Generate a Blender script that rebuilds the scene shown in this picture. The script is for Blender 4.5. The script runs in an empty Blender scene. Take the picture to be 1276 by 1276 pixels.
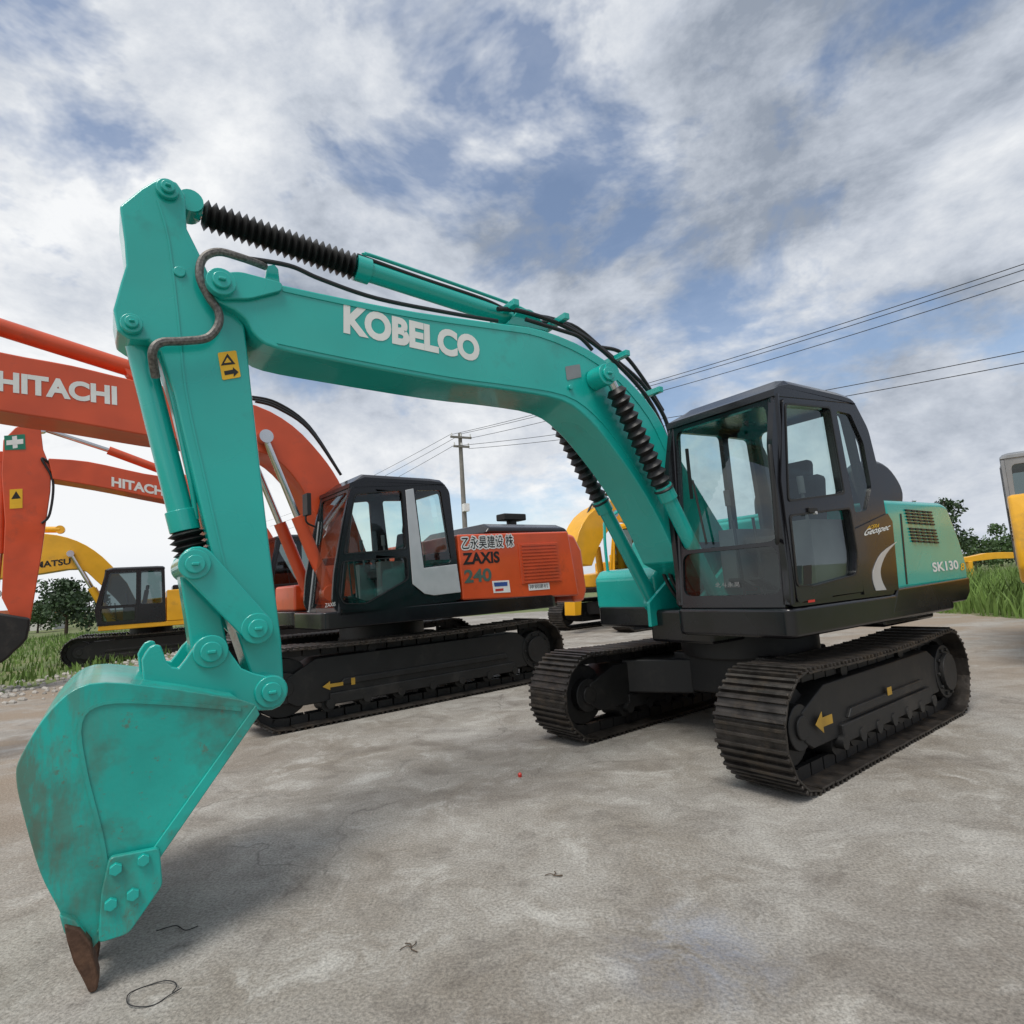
import bpy, bmesh, math, random
from mathutils import Vector, Matrix
from mathutils.geometry import tessellate_polygon
R = random.Random(7)
SC = bpy.context.scene
C = SC.collection
PI = math.pi
F, PITCH, ROLL, H = 740.0, .1197, .0643, 1.47
cp, sp = math.cos(PITCH), math.sin(PITCH)
cr, sr = math.cos(ROLL), math.sin(ROLL)
FWD = Vector((0, cp, sp)); R0 = Vector((1, 0, 0)); U0 = Vector((0, -sp, cp))
RT = R0 * cr - U0 * sr; UP = R0 * sr + U0 * cr
def ray(px, py):
    return FWD + RT * ((px - 638) / F) - UP * ((py - 638) / F)
def at_depth(px, py, Y):
    d = ray(px, py); t = Y / d.y
    return Vector((d.x * t, Y, H + d.z * t))
def at_ground(px, py, z=0):
    d = ray(px, py); t = (z - H) / d.z
    return Vector((d.x * t, d.y * t, z))

# ------------------------------------------------------------ materials
def nn(nt, t, **k):
    n = nt.nodes.new(t)
    for a, b in k.items(): setattr(n, a, b)
    return n
K0, K1 = (0, 0, 0, 1), (1, 1, 1, 1)
def ramp(nt, src, p0, p1, c0=K0, c1=K1):
    r = nn(nt, 'ShaderNodeValToRGB')
    r.color_ramp.elements[0].position = p0; r.color_ramp.elements[1].position = p1
    r.color_ramp.elements[0].color = c0; r.color_ramp.elements[1].color = c1
    nt.links.new(src, r.inputs[0]); return r.outputs[0]
def noise(nt, vec, scale, detail=5, rough=.55, dist=0):
    n = nn(nt, 'ShaderNodeTexNoise'); n.inputs['Scale'].default_value = scale
    n.inputs['Detail'].default_value = detail; n.inputs['Roughness'].default_value = rough
    n.inputs['Distortion'].default_value = dist
    nt.links.new(vec, n.inputs['Vector']); return n.outputs['Fac']
def mixc(nt, fac, a, b, mode='MIX'):
    m = nn(nt, 'ShaderNodeMix', data_type='RGBA', blend_type=mode)
    for s, v in ((m.inputs[0], fac), (m.inputs[6], a), (m.inputs[7], b)):
        if hasattr(v, 'is_output'): nt.links.new(v, s)
        elif isinstance(v, (int, float)): s.default_value = v
        else: s.default_value = (*v[:3], 1)
    return m.outputs[2]
def mth_(nt, op, a, b=None, c3=None):
    m = nn(nt, 'ShaderNodeMath', operation=op)
    for i, v in enumerate((a, b, c3)):
        if v is None: continue
        if hasattr(v, 'is_output'): nt.links.new(v, m.inputs[i])
        else: m.inputs[i].default_value = v
    return m.outputs[0]
def mat(name, col, rough=.45, metal=0, var=.12, scale=5, bump=.0, bscale=60, dirt=None, dcol=(.16, .13, .10), coat=0, dscale=2.2):
    m = bpy.data.materials.new(name); m.use_nodes = True
    nt = m.node_tree; b = nt.nodes['Principled BSDF']
    tc = nn(nt, 'ShaderNodeTexCoord').outputs['Object']
    n = noise(nt, tc, scale, 2)
    c = mixc(nt, ramp(nt, n, .3, .7), [x * (1 - var) for x in col], [min(1, x * (1 + var)) for x in col])
    if dirt:
        d = noise(nt, tc, dscale, 5, .68)
        f = ramp(nt, d, .62 - dirt * .25, .82 - dirt * .2)
        c = mixc(nt, f, c, dcol)
    nt.links.new(c, b.inputs['Base Color'])
    rr = nn(nt, 'ShaderNodeMapRange'); rr.inputs[3].default_value = max(.03, rough - .08); rr.inputs[4].default_value = min(1, rough + .14)
    nt.links.new(n, rr.inputs[0]); nt.links.new(rr.outputs[0], b.inputs['Roughness'])
    b.inputs['Metallic'].default_value = metal
    b.inputs['Coat Weight'].default_value = coat
    b.inputs['Coat Roughness'].default_value = .08
    if bump:
        bp = nn(nt, 'ShaderNodeBump'); bp.inputs['Strength'].default_value = bump; bp.inputs['Distance'].default_value = .01
        nt.links.new(noise(nt, tc, bscale, 2), bp.inputs['Height']); nt.links.new(bp.outputs[0], b.inputs['Normal'])
    return m
def glassmat(name, tint, r0=.05, rg=.75):
    m = bpy.data.materials.new(name); m.use_nodes = True
    nt = m.node_tree; nt.nodes.clear()
    o = nn(nt, 'ShaderNodeOutputMaterial'); t = nn(nt, 'ShaderNodeBsdfTransparent'); g = nn(nt, 'ShaderNodeBsdfGlossy')
    t.inputs[0].default_value = (*tint, 1); g.inputs[0].default_value = (.95, 1, 1, 1); g.inputs['Roughness'].default_value = .02
    lw = nn(nt, 'ShaderNodeLayerWeight'); lw.inputs[0].default_value = .5
    p = mth_(nt, 'POWER', lw.outputs['Facing'], 4.0); f = mth_(nt, 'MULTIPLY_ADD', p, rg, r0)
    x = nn(nt, 'ShaderNodeMixShader'); nt.links.new(f, x.inputs[0]); nt.links.new(t.outputs[0], x.inputs[1]); nt.links.new(g.outputs[0], x.inputs[2])
    nt.links.new(x.outputs[0], o.inputs[0]); return m
TEAL = mat('teal_paint', (.006, .40, .345), .24, var=.08, scale=2, dirt=.12, dcol=(.015, .25, .215), coat=.6)
TEALD = mat('worn_teal_paint', (.007, .39, .33), .34, var=.14, scale=3, bump=.14, bscale=22, dirt=.40, dcol=(.05, .15, .115), coat=.35, dscale=2.3)
ORANGE = mat('orange_paint', (.66, .08, .015), .32, var=.1, scale=2, dirt=.15, dcol=(.42, .06, .02), coat=.4)
ORANGED = mat('faded_orange_paint', (.62, .078, .02), .38, var=.12, scale=2, dirt=.25, dcol=(.42, .07, .03), coat=.25)
YELLOW = mat('yellow_paint', (.80, .40, .012), .36, var=.1, scale=2, dirt=.15, dcol=(.5, .27, .04), coat=.3)
BLACK = mat('black_paint', (.007, .007, .009), .22, var=.2, scale=3, coat=.2)
BLACKM = mat('matt_black_paint', (.010, .010, .010), .5, var=.25, scale=4, dirt=.32, dcol=(.035, .031, .027))
SHOE = mat('worn_track_steel', (.052, .046, .041), .40, metal=.6, var=.45, scale=9, bump=.2, bscale=50, dirt=.42, dcol=(.10, .078, .058), dscale=7)
RUBBER = mat('black_rubber', (.010, .010, .010), .42, var=.2, scale=8)
HOSE = mat('hose_rubber', (.014, .014, .015), .36, var=.2)
BRAID = mat('braided_hose', (.14, .13, .12), .45, metal=.4, var=.5, scale=60)
CHROME = mat('chromed_steel', (.62, .62, .62), .14, metal=1, var=.05)
SILVER = mat('silver_paint', (.55, .56, .57), .3, metal=.3, var=.06)
GREYP = mat('grey_paint', (.22, .23, .24), .4, var=.1, coat=.2)
WHITE = mat('white_vinyl', (.80, .80, .78), .45, var=.06)
CREAM = mat('off_white_vinyl', (.74, .75, .72), .5, var=.06)
GREYV = mat('grey_vinyl', (.22, .22, .22), .5, var=.06)
VYEL = mat('yellow_vinyl', (.80, .46, .02), .45, var=.06)
VYELD = mat('dirty_yellow_vinyl', (.42, .25, .03), .5, var=.2)
VBLK = mat('black_vinyl', (.01, .01, .01), .45, var=.1)
VRED = mat('red_vinyl', (.55, .03, .02), .45, var=.1)
VGRN = mat('green_vinyl', (.01, .2, .12), .45, var=.1)
VDGR = mat('dark_green_vinyl', (.07, .13, .105), .45, var=.1)
VBLU = mat('blue_vinyl', (.03, .08, .3), .45)
SEATM = mat('seat_fabric', (.03, .032, .035), .9, var=.2, scale=20)
TRIM = mat('cab_trim', (.12, .122, .125), .7, var=.15)
RUST = mat('rusty_steel', (.12, .065, .042), .65, metal=.3, var=.4, scale=9, bump=.4, bscale=40, dirt=.4, dcol=(.20, .11, .065), dscale=6)
GLASS = glassmat('tinted_glass', (.82, .92, .90), .07, .8)
GLASSL = glassmat('smoked_glass', (.50, .58, .56), .05, .7)
GLASSD = glassmat('dark_tinted_glass', (.36, .42, .42), .06, .8)
WOOD = mat('weathered_concrete_pole', (.20, .19, .17), .8, var=.2, scale=3)
WIREM = mat('cable_black', (.02, .02, .022), .6)
BARK = mat('bark', (.09, .065, .045), .9, var=.3, scale=8)
LEAF = mat('leaf_green', (.05, .095, .028), .65, var=.5, scale=.9)
LEAFD = mat('dark_leaf_green', (.03, .06, .022), .65, var=.5, scale=.9)
GRASSM = mat('grass_blade', (.12, .20, .04), .7, var=.45, scale=.6)
ROOF = mat('clay_roof', (.42, .12, .06), .8, var=.2)
WALLM = mat('white_render', (.62, .6, .56), .8, var=.1)
STONE = mat('pale_stone', (.42, .40, .36), .85, var=.35, scale=3)

# ------------------------------------------------------------ mesh builder
class MB:
    def __init__(s): s.v = []; s.f = []
    def add(s, vs, fs):
        o = len(s.v); s.v += [tuple(v) for v in vs]; s.f += [tuple(i + o for i in f) for f in fs]; return s
    def box(s, c, d, M=None):
        vs = [Vector((x * d[0] / 2, y * d[1] / 2, z * d[2] / 2)) for x in (-1, 1) for y in (-1, 1) for z in (-1, 1)]
        if M: vs = [M @ v for v in vs]
        c = Vector(c)
        return s.add([v + c for v in vs], [(0, 1, 3, 2), (4, 6, 7, 5), (0, 4, 5, 1), (2, 3, 7, 6), (0, 2, 6, 4), (1, 5, 7, 3)])
    def bx(s, u0, u1, v0, v1, w0, w1):
        return s.box(((u0 + u1) / 2, (v0 + v1) / 2, (w0 + w1) / 2), (abs(u1 - u0), abs(v1 - v0), abs(w1 - w0)))
    def prism(s, poly, v0, v1):
        n = len(poly)
        vs = [(p[0], v0, p[1]) for p in poly] + [(p[0], v1, p[1]) for p in poly]
        return s.add(vs, [tuple(range(n)), tuple(range(2 * n - 1, n - 1, -1))] + [(i, (i + 1) % n, n + (i + 1) % n, n + i) for i in range(n)])
    def plan(s, poly, w0, w1):
        n = len(poly)
        vs = [(p[0], p[1], w0) for p in poly] + [(p[0], p[1], w1) for p in poly]
        return s.add(vs, [tuple(range(n)), tuple(range(2 * n - 1, n - 1, -1))] + [(i, (i + 1) % n, n + (i + 1) % n, n + i) for i in range(n)])
    def loft(s, poly, vs_, shift):
        n = len(poly); V = []
        for v in vs_: V += [shift(p[0], v, p[1]) for p in poly]
        k = len(vs_); f = [tuple(range(n)), tuple(range(n * k - 1, n * (k - 1) - 1, -1))]
        for j in range(k - 1):
            f += [(j * n + i, j * n + (i + 1) % n, (j + 1) * n + (i + 1) % n, (j + 1) * n + i) for i in range(n)]
        return s.add(V, f)
    def rings(s, pts, rads, n=16, caps=True):
        pts = [Vector(p) for p in pts]; V = []; fr = None
        k = len(pts)
        for i in range(k):
            t = (pts[min(i + 1, k - 1)] - pts[max(i - 1, 0)])
            t = t.normalized() if t.length > 1e-9 else Vector((0, 0, 1))
            if fr is None:
                a = Vector((0, 1, 0)) if abs(t.y) < .9 else Vector((1, 0, 0))
                fr = t.cross(a).normalized()
            else:
                fr = (fr - t * fr.dot(t)).normalized()
            b = t.cross(fr)
            V += [pts[i] + (fr * math.cos(2 * PI * q / n) + b * math.sin(2 * PI * q / n)) * rads[i] for q in range(n)]
        f = []
        for i in range(k - 1):
            f += [(i * n + q, i * n + (q + 1) % n, (i + 1) * n + (q + 1) % n, (i + 1) * n + q) for q in range(n)]
        if caps: f += [tuple(range(n)), tuple(range(k * n - 1, (k - 1) * n - 1, -1))]
        return s.add(V, f)
    def cyl(s, p0, p1, r0, r1=None, n=20):
        return s.rings([p0, p1], [r0, r0 if r1 is None else r1], n)
    def tube(s, path, r, n=8, sub=6):
        P = spline(path, sub) if sub > 1 else path
        return s.rings(P, [r] * len(P), n)
    def bellows(s, p0, p1, r0, r1, k, n=18):
        p0, p1 = Vector(p0), Vector(p1); P = []; Q = []
        for i in range(2 * k + 1):
            P.append(p0.lerp(p1, i / (2 * k))); Q.append(r1 if i % 2 else r0)
        return s.rings(P, Q, n)
    def sheet(s, loop, mp):
        tri = tessellate_polygon([[Vector((p[0], p[1], 0)) for p in loop]])
        return s.add([mp(p[0], p[1], 0) for p in loop], [tuple(t) for t in tri])
    def plate(s, loops, mp, th):
        loops = [[Vector((p[0], p[1], 0)) for p in l] for l in loops]
        tri = tessellate_polygon(loops); flat = [p for l in loops for p in l]; n = len(flat)
        vs = [mp(p.x, p.y, 0) for p in flat] + [mp(p.x, p.y, th) for p in flat]
        fs = [tuple(t) for t in tri] + [tuple(n + i for i in reversed(t)) for t in tri]
        o = 0
        for l in loops:
            m = len(l); fs += [(o + i, o + (i + 1) % m, n + o + (i + 1) % m, n + o + i) for i in range(m)]; o += m
        return s.add(vs, fs)
def spline(P, sub):
    P = [Vector(p) for p in P]; out = []
    for i in range(len(P) - 1):
        a, b, c, d = P[max(i - 1, 0)], P[i], P[i + 1], P[min(i + 2, len(P) - 1)]
        for k in range(sub):
            t = k / sub
            out.append(.5 * ((2 * b) + (c - a) * t + (2 * a - 5 * b + 4 * c - d) * t * t + (3 * b - a - 3 * c + d) * t ** 3))
    out.append(P[-1]); return out
def sm2(P, sub=3):
    return [(p.x, p.y) for p in spline([Vector((a, b, 0)) for a, b in P], sub)]
def rnd(poly, r, k=4):
    out = []; n = len(poly)
    for i in range(n):
        p = Vector(poly[i]); a = Vector(poly[i - 1]) - p; b = Vector(poly[(i + 1) % n]) - p
        d = min(r, a.length * .45, b.length * .45)
        A = p + a.normalized() * d; B = p + b.normalized() * d
        for j in range(k + 1):
            t = j / k; out.append(tuple(A * (1 - t) ** 2 + p * 2 * t * (1 - t) + B * t * t))
    return out
def scl(poly, k):
    cx = sum(p[0] for p in poly) / len(poly); cy = sum(p[1] for p in poly) / len(poly)
    return [(cx + (p[0] - cx) * k, cy + (p[1] - cy) * k) for p in poly]
def obj(name, mb, m, parent=None, bevel=0, rotz=0, label=None, fast=False, seg=2):
    me = bpy.data.meshes.new(name)
    if fast: me.from_pydata(mb.v, [], mb.f)
    else:
        me.from_pydata(mb.v, [], mb.f); bm = bmesh.new(); bm.from_mesh(me)
        bmesh.ops.recalc_face_normals(bm, faces=bm.faces); bm.to_mesh(me); bm.free()
        me.polygons.foreach_set('use_smooth', [True] * len(me.polygons)); me.set_sharp_from_angle(angle=math.radians(32))
    me.materials.append(m)
    o = bpy.data.objects.new(name, me); C.objects.link(o); o.parent = parent
    o.rotation_euler.z = rotz
    if bevel:
        b = o.modifiers.new('bevel', 'BEVEL'); b.width = bevel; b.segments = seg; b.limit_method = 'ANGLE'; b.angle_limit = math.radians(32); b.harden_normals = True
    if label: o['label'] = label
    return o
def tag(o, label, cat, group=None, kind=None):
    if kind: o['kind'] = kind
    o['label'] = label; o['category'] = cat
    if group: o['group'] = group
    return o
class Fr:
    def __init__(s, x, y, yaw, z=0):
        s.x, s.y, s.z, s.yaw = x, y, z, yaw; s.c, s.s = math.cos(yaw), math.sin(yaw)
    def lp(s, px, py, v):
        d = ray(px, py); t = (v + s.s * s.x - s.c * s.y) / (s.s * d.x - s.c * d.y)
        return (-(s.c * (d.x * t - s.x) + s.s * (d.y * t - s.y)), H + d.z * t - s.z)
    def poly(s, L, v): return [s.lp(a, b, v) for a, b in L]
    def p3(s, px, py, v):
        u, w = s.lp(px, py, v); return Vector((u, v, w))
    def root(s, name, label, cat, group=None):
        o = bpy.data.objects.new(name, None); C.objects.link(o); o.empty_display_size = .3
        o.location = (s.x, s.y, s.z); o.rotation_euler = (0, 0, PI + s.yaw)
        return tag(o, label, cat, group)
_tm = {}
def text_mesh(txt, off):
    if (txt, off) in _tm: return _tm[txt, off]
    cu = bpy.data.curves.new('t', 'FONT'); cu.body = txt; cu.offset = off; cu.resolution_u = 5
    o = bpy.data.objects.new('t', cu); C.objects.link(o); bpy.context.view_layer.update()
    me = bpy.data.meshes.new_from_object(o.evaluated_get(bpy.context.evaluated_depsgraph_get()))
    V = [v.co.copy() for v in me.vertices]; P = [tuple(p.vertices) for p in me.polygons]
    bpy.data.objects.remove(o); bpy.data.curves.remove(cu); bpy.data.meshes.remove(me)
    x0 = min(v.x for v in V); x1 = max(v.x for v in V); y0 = min(v.y for v in V); y1 = max(v.y for v in V)
    V = [((v.x - x0) / (x1 - x0), (v.y - y0) / (y1 - y0)) for v in V]
    _tm[txt, off] = (V, P); return V, P
def text(fr, parent, txt, A, B, D, v, m, off=0., name='lettering', spread=0):
    """A baseline left, B baseline right, D top left, on the face plane v"""
    V, P = text_mesh(txt, off)
    mb = MB(); offs = [(0, 0)] if not spread else [(spread * math.cos(k * PI / 4), spread * math.sin(k * PI / 4)) for k in range(8)]
    a, b, d = [Vector(fr.lp(*q, v)) for q in (A, B, D)]
    for i, (ox, oy) in enumerate(offs):
        Q = [a + (b - a) * x + (d - a) * y for x, y in V]
        mb.add([(q[0] + ox, v + i * .0002, q[1] + oy) for q in Q], P)
    return obj(name, mb, m, parent, fast=True)
def decal(parent, poly, v, m, name='sticker', th=.003):
    return obj(name, MB().prism(poly, v, v + th), m, parent)

# ------------------------------------------------------------ machine components
def track_pt(s, a, r, sag):
    L1 = 2 * a; L2 = PI * r; T = 2 * L1 + 2 * L2; s %= T
    if s < L1: return (-a + s, 0.), 0.
    s -= L1
    if s < L2: an = s / r; return (a + r * math.sin(an), r - r * math.cos(an)), an
    s -= L2
    if s < L1:
        x = a - s; return (x, 2 * r - sag * (1 - (x / a) ** 2)), PI
    s -= L1; an = PI + s / r
    return (-a + r * math.sin(an), r - r * math.cos(an)), an
def track(root, sd, uc, a, r, vc, W, n, rotz=0, arrow=True, detail=True):
    T = 4 * a + 2 * PI * r; pitch = T / n; mb = MB(); links = MB()
    for i in range(n):
        (u, w), an = track_pt((i + .5) * pitch, a, r, .035)
        M = Matrix.Rotation(-an, 3, 'Y')        # local x tangent, local z inward
        c = Vector((u + uc, sd * vc, w)); inn = M @ Vector((0, 0, 1)); tn = M @ Vector((1, 0, 0))
        j = R.uniform(-.004, .004)
        mb.box(c + inn * .034 + Vector((0, j, 0)), (pitch * .985, W, .016), M)
        for q, hh in ((-.36, .028), (0, .024), (.34, .024)):
            mb.box(c + inn * (.027 - hh / 2) + tn * (q * pitch) + Vector((0, j, 0)), (pitch * .13, W, hh), M)
        for b in (-.07, .07): links.box(c + inn * .085 + Vector((0, b, 0)), (pitch * .9, .045, .085), M)
    t = obj('crawler_track', mb, SHOE, root, bevel=.004, rotz=rotz, seg=1)
    obj('track_chain', links, BLACKM, t)
    h = r * 2
    fm = MB()
    pl = [(uc - a + .2, .24), (uc + a - .12, .24), (uc + a - .02, .30), (uc + a - .02, h * .62), (uc + a - .35, h - .17), (uc - a + .35, h - .17), (uc - a + .1, h * .62)]
    fm.prism(pl, sd * vc - .16, sd * vc + .16)
    fm.prism([(uc - a + .45, .20), (uc + a - .5, .20), (uc + a - .5, .33), (uc - a + .45, .33)], sd * vc - .19, sd * vc + .19)
    fm.prism([(uc - a + .55, h * .44), (uc + a - .62, h * .44), (uc + a - .68, h * .52), (uc - a + .6, h * .52)], sd * vc - .185, sd * vc + .185)
    fo = obj('track_frame', fm, BLACKM, t, bevel=.012)
    iw = MB(); ic = (uc + a, r)
    iw.cyl((ic[0], sd * vc - .07, r), (ic[0], sd * vc + .07, r), r - .13, n=28)
    iw.cyl((ic[0], sd * vc - .15, r), (ic[0], sd * vc + .15, r), r * .38, n=20)
    iw.cyl((ic[0], sd * vc - .17, r), (ic[0], sd * vc + .17, r), r * .2, n=16)
    obj('idler_wheel', iw, BLACKM, t, bevel=.01)
    sw = MB(); sc = uc - a
    g = [(sc + (r - (.06 if k % 2 else .14)) * math.cos(k * PI / 21), r + (r - (.06 if k % 2 else .14)) * math.sin(k * PI / 21)) for k in range(42)]
    sw.prism(g, sd * vc - .03, sd * vc + .03)
    sw.cyl((sc, sd * vc - .15, r), (sc, sd * vc + .17, r), r * .6, n=24); sw.cyl((sc, sd * vc + sd * .17, r), (sc, sd * vc + sd * .21, r), r * .42, n=20)
    for k in range(10): sw.cyl((sc + r * .5 * math.cos(k * PI / 5), sd * vc + sd * .16, r + r * .5 * math.sin(k * PI / 5)), (sc + r * .5 * math.cos(k * PI / 5), sd * vc + sd * .19, r + r * .5 * math.sin(k * PI / 5)), .018, n=6)
    obj('drive_sprocket', sw, BLACKM, t, bevel=.006)
    if detail:
        k = 7
        for i in range(k):
            u = uc - a + .45 + (2 * a - .95) * i / (k - 1); q = MB()
            q.cyl((u, sd * vc - .13, .2), (u, sd * vc + .13, .2), .085, n=16); q.cyl((u, sd * vc - .2, .21), (u, sd * vc + .2, .21), .05, n=12)
            obj('track_roller', q, BLACKM, t)
        for u in (uc - a * .38, uc + a * .42):
            q = MB().cyl((u, sd * vc - .12, h - .13), (u, sd * vc + .12, h - .13), .055, n=14); q.box((u, sd * vc, h - .2), (.1, .12, .12))
            obj('carrier_roller', q, BLACKM, t)
    return t, fo
def undercarriage(root, uc, a, r, vc, W, n, rotz, bot, detail=True):
    A = [track(root, sd, uc, a, r, vc, W, n, rotz, detail=detail) for sd in (1, -1)]
    m = MB(); h = 2 * r
    m.plan([(uc - .5, -.5), (uc + .5, -.5), (uc + .5, .5), (uc - .5, .5)], h * .45, h * .9)
    for su in (1, -1):
        for sv in (1, -1):
            m.plan([(uc + su * .15, sv * .3), (uc + su * .5, sv * .3), (uc + su * (a * .62), sv * (vc - .1)), (uc + su * (a * .32), sv * (vc - .1))], h * .42, h * .82)
    m.cyl((uc, 0, h * .85), (uc, 0, bot), .62, n=40)
    obj('undercarriage_frame', m, BLACKM, root, bevel=.02, rotz=rotz)
    return A
def cab(root, side, holes, v0, v1, paint, glass, fb, ft, rb, rt, fhole, fholes_h, door=None, roofm=None, far_holes=None, th=.045, rearh=(.42, .92), split=None):
    mb = MB(); far = far_holes if far_holes is not None else holes
    mb.plate([side] + holes, lambda x, y, d: (x, v1 - d, y), th)
    mb.plate([side] + far, lambda x, y, d: (x, v0 + d, y), th)
    fb, ft, rb, rt = [Vector(p) for p in (fb, ft, rb, rt)]
    L = (ft - fb).length; e = (ft - fb) / L; nx = Vector((-e.y, e.x)); nx = nx if nx.x < 0 else -nx      # inward = backward
    def fm(x, y, d): q = fb + e * y + nx * (d + .004); return (q.x, x, q.y)
    va, vb = v0 + th + .001, v1 - th - .001
    def fh(a, b): return rnd([(v0 + fhole[0], L * a), (v1 - fhole[1], L * a), (v1 - fhole[1] - .01, L * b), (v0 + fhole[0] + .01, L * b)], .08)
    fhs = [fh(*fholes_h)] if not split else [fh(split + .010, fholes_h[1]), fh(fholes_h[0], split - .010)]
    mb.plate([[(va, 0), (vb, 0), (vb, L - .01), (va, L - .01)]] + fhs, fm, .04)
    L2 = (rt - rb).length; e2 = (rt - rb) / L2; n2 = Vector((-e2.y, e2.x)); n2 = n2 if n2.x > 0 else -n2
    def rm(x, y, d): q = rb + e2 * y + n2 * (d + .004); return (q.x, x, q.y)
    rh = rnd([(v0 + .10, L2 * rearh[0]), (v1 - .10, L2 * rearh[0]), (v1 - .12, L2 * rearh[1]), (v0 + .12, L2 * rearh[1])], .07)
    mb.plate([[(va, 0), (vb, 0), (vb, L2 - .01), (va, L2 - .01)], rh], rm, .04)
    for v in (v0 + .03, v1 - .03):
        q0 = fb + nx * .035; q1 = ft + nx * .035
        mb.rings([(q0.x, v, q0.y + .02), (q1.x, v, q1.y - .01)], [.042, .042], 14)
    mb.bx(rb.x + .05, fb.x - .06, v0 + th + .002, v1 - th - .002, fb.y + .005, fb.y + .06)
    c = obj('cab', mb, paint, root, bevel=.01)
    top = max(ft.y, rt.y)
    rf = MB().loft([(ft.x + .015, ft.y - .035), (ft.x + .005, ft.y + .02), (ft.x - .06, ft.y + .05), (ft.x - .2, top + .055), (rt.x + .2, top + .06), (rt.x + .05, rt.y + .05), (rt.x - .005, rt.y + .015), (rt.x - .012, rt.y - .035)], [v0 - .006, v0 + .03, v0 + .1, v1 - .1, v1 - .03, v1 + .006], lambda u, v, w: (u, v, w - (.055 if (w > rt.y + .012 and (v < v0 or v > v1)) else (.018 if (w > rt.y + .012 and (v < v0 + .05 or v > v1 - .05)) else 0))))
    obj('cab_roof', rf, roofm or paint, c, bevel=.012)
    for k, hole in enumerate(fhs):
        obj('windscreen' if k == 0 else 'lower_windscreen', MB().sheet(scl(hole, 1.02), lambda x, y, d: fm(x, y, .014)), glass if k == 0 else GLASSL, c, fast=True)
    obj('rear_window', MB().sheet(scl(rh, 1.03), lambda x, y, d: rm(x, y, .014)), glass, c, fast=True)
    for hl in holes: obj('window', MB().sheet(scl(hl, 1.03), lambda x, y, d: (x, v1 - .018, y)), glass, c, fast=True)
    for hl in far: obj('window', MB().sheet(scl(hl, 1.03), lambda x, y, d: (x, v0 + .018, y)), glass, c, fast=True)
    if door:
        obj('cab_door', MB().plate([door] + [scl(h_, .985) for h_ in holes[:2]], lambda x, y, d: (x, v1 + .002 + d, y), .014), paint, c, bevel=.005)
        for h_ in holes[:2]:
            obj('window_seal', MB().plate([scl(h_, 1.03), scl(h_, .99)], lambda x, y, d: (x, v1 + .0165 + d, y), .006), RUBBER, c)
    um = (fb.x + rb.x) / 2 - .12; vm = (v0 + v1) / 2; b = fb.y + .06
    st = MB(); st.box((um, vm, b + .18), (.4, .4, .36)); st.box((um + .02, vm, b + .42), (.52, .5, .13))
    st.box((um - .22, vm, b + .72), (.13, .46, .54), Matrix.Rotation(-.16, 3, 'Y')); st.box((um - .28, vm, b + 1.06), (.1, .26, .16), Matrix.Rotation(-.16, 3, 'Y'))
    obj('operator_seat', st, SEATM, c, bevel=.035)
    cn = MB()
    for sv in (-.34, .34):
        cn.box((um + .06, vm + sv, b + .32), (.62, .15, .5)); cn.cyl((um + .26, vm + sv, b + .56), (um + .29, vm + sv, b + .8), .014, n=8); cn.cyl((um + .29, vm + sv, b + .78), (um + .3, vm + sv, b + .92), .026, n=10)
    obj('control_console', cn, TRIM, c, bevel=.02)
    tl = MB()
    for sv in (-.09, .09):
        tl.cyl((um + .55, vm + sv, b), (um + .6, vm + sv, b + .62), .012, n=8); tl.box((um + .56, vm + sv, b + .1), (.24, .1, .02), Matrix.Rotation(-.4, 3, 'Y'))
    obj('travel_lever', tl, BLACKM, c)
    return c, fm, L
def louvres(parent, quad, v, k, m, name='louvre'):
    a, b, c_, d = [Vector(p) for p in quad]      # tl tr br bl
    mb = MB()
    for i in range(k):
        t0 = (i + .18) / k; t1 = (i + .72) / k
        mb.prism([tuple(a.lerp(d, t0)), tuple(b.lerp(c_, t0)), tuple(b.lerp(c_, t1)), tuple(a.lerp(d, t1))], v, v + .012)
    return obj(name, mb, m, parent)
def pin(fr, px, v, r, w, m, root, name='pin_boss', cap=True):
    p = fr.p3(px[0], px[1], v); mb = MB()
    mb.cyl((p.x, v - w, p.z), (p.x, v + .0, p.z), r, n=26)
    if cap: mb.cyl((p.x, v - .001, p.z), (p.x, v + .022, p.z), r * .62, n=20); mb.box((p.x, v + .028, p.z), (r * .5, .02, r * .22))
    return obj(name, mb, m, root, bevel=.006)

# ============================================================ MAIN TEAL EXCAVATOR
K = Fr(2.138, 5.79, .60)
kr = K.root('excavator', 'large teal excavator in the foreground with black cab and bucket resting on the concrete', 'excavator')
(tn, tf), (tb, tfb) = undercarriage(kr, -.05, 1.34, .40, .995, .5, 44, .06, .96)
u0, w0 = 1.05, .40
obj('arrow_marking', MB().prism([(u0 + .12, w0), (u0 + .02, w0 + .07), (u0 + .02, w0 + .03), (u0 - .12, w0 + .03), (u0 - .12, w0 - .03), (u0 + .02, w0 - .03), (u0 + .02, w0 - .07)], .995 + .187, .995 + .19), VYELD, tn)
obj('sticker', MB().bx(-.1, -.02, .995 + .187, .995 + .19, .40, .46), VYELD, tn)
V1 = 1.2
fb = K.lp(986, 757, V1); ft = K.lp(964, 488, V1); rb = K.lp(1116, 740, V1); rt = K.lp(1063, 498, V1)
pf = MB()
pf.plan(rnd([(fb[0] + .01, .19), (fb[0] + .01, 1.204), (-1.55, 1.204), (-1.86, .98), (-1.98, 0), (-1.86, -.98), (-1.55, -1.204), (.76, -1.2), (.76, -.3), (.3, -.28), (.3, .19)], .07), .965, fb[1] - .002)
pf.plan([(.9, -.34), (.9, .34), (-1.7, .34), (-1.7, -.34)], .86, 1.15)
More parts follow.
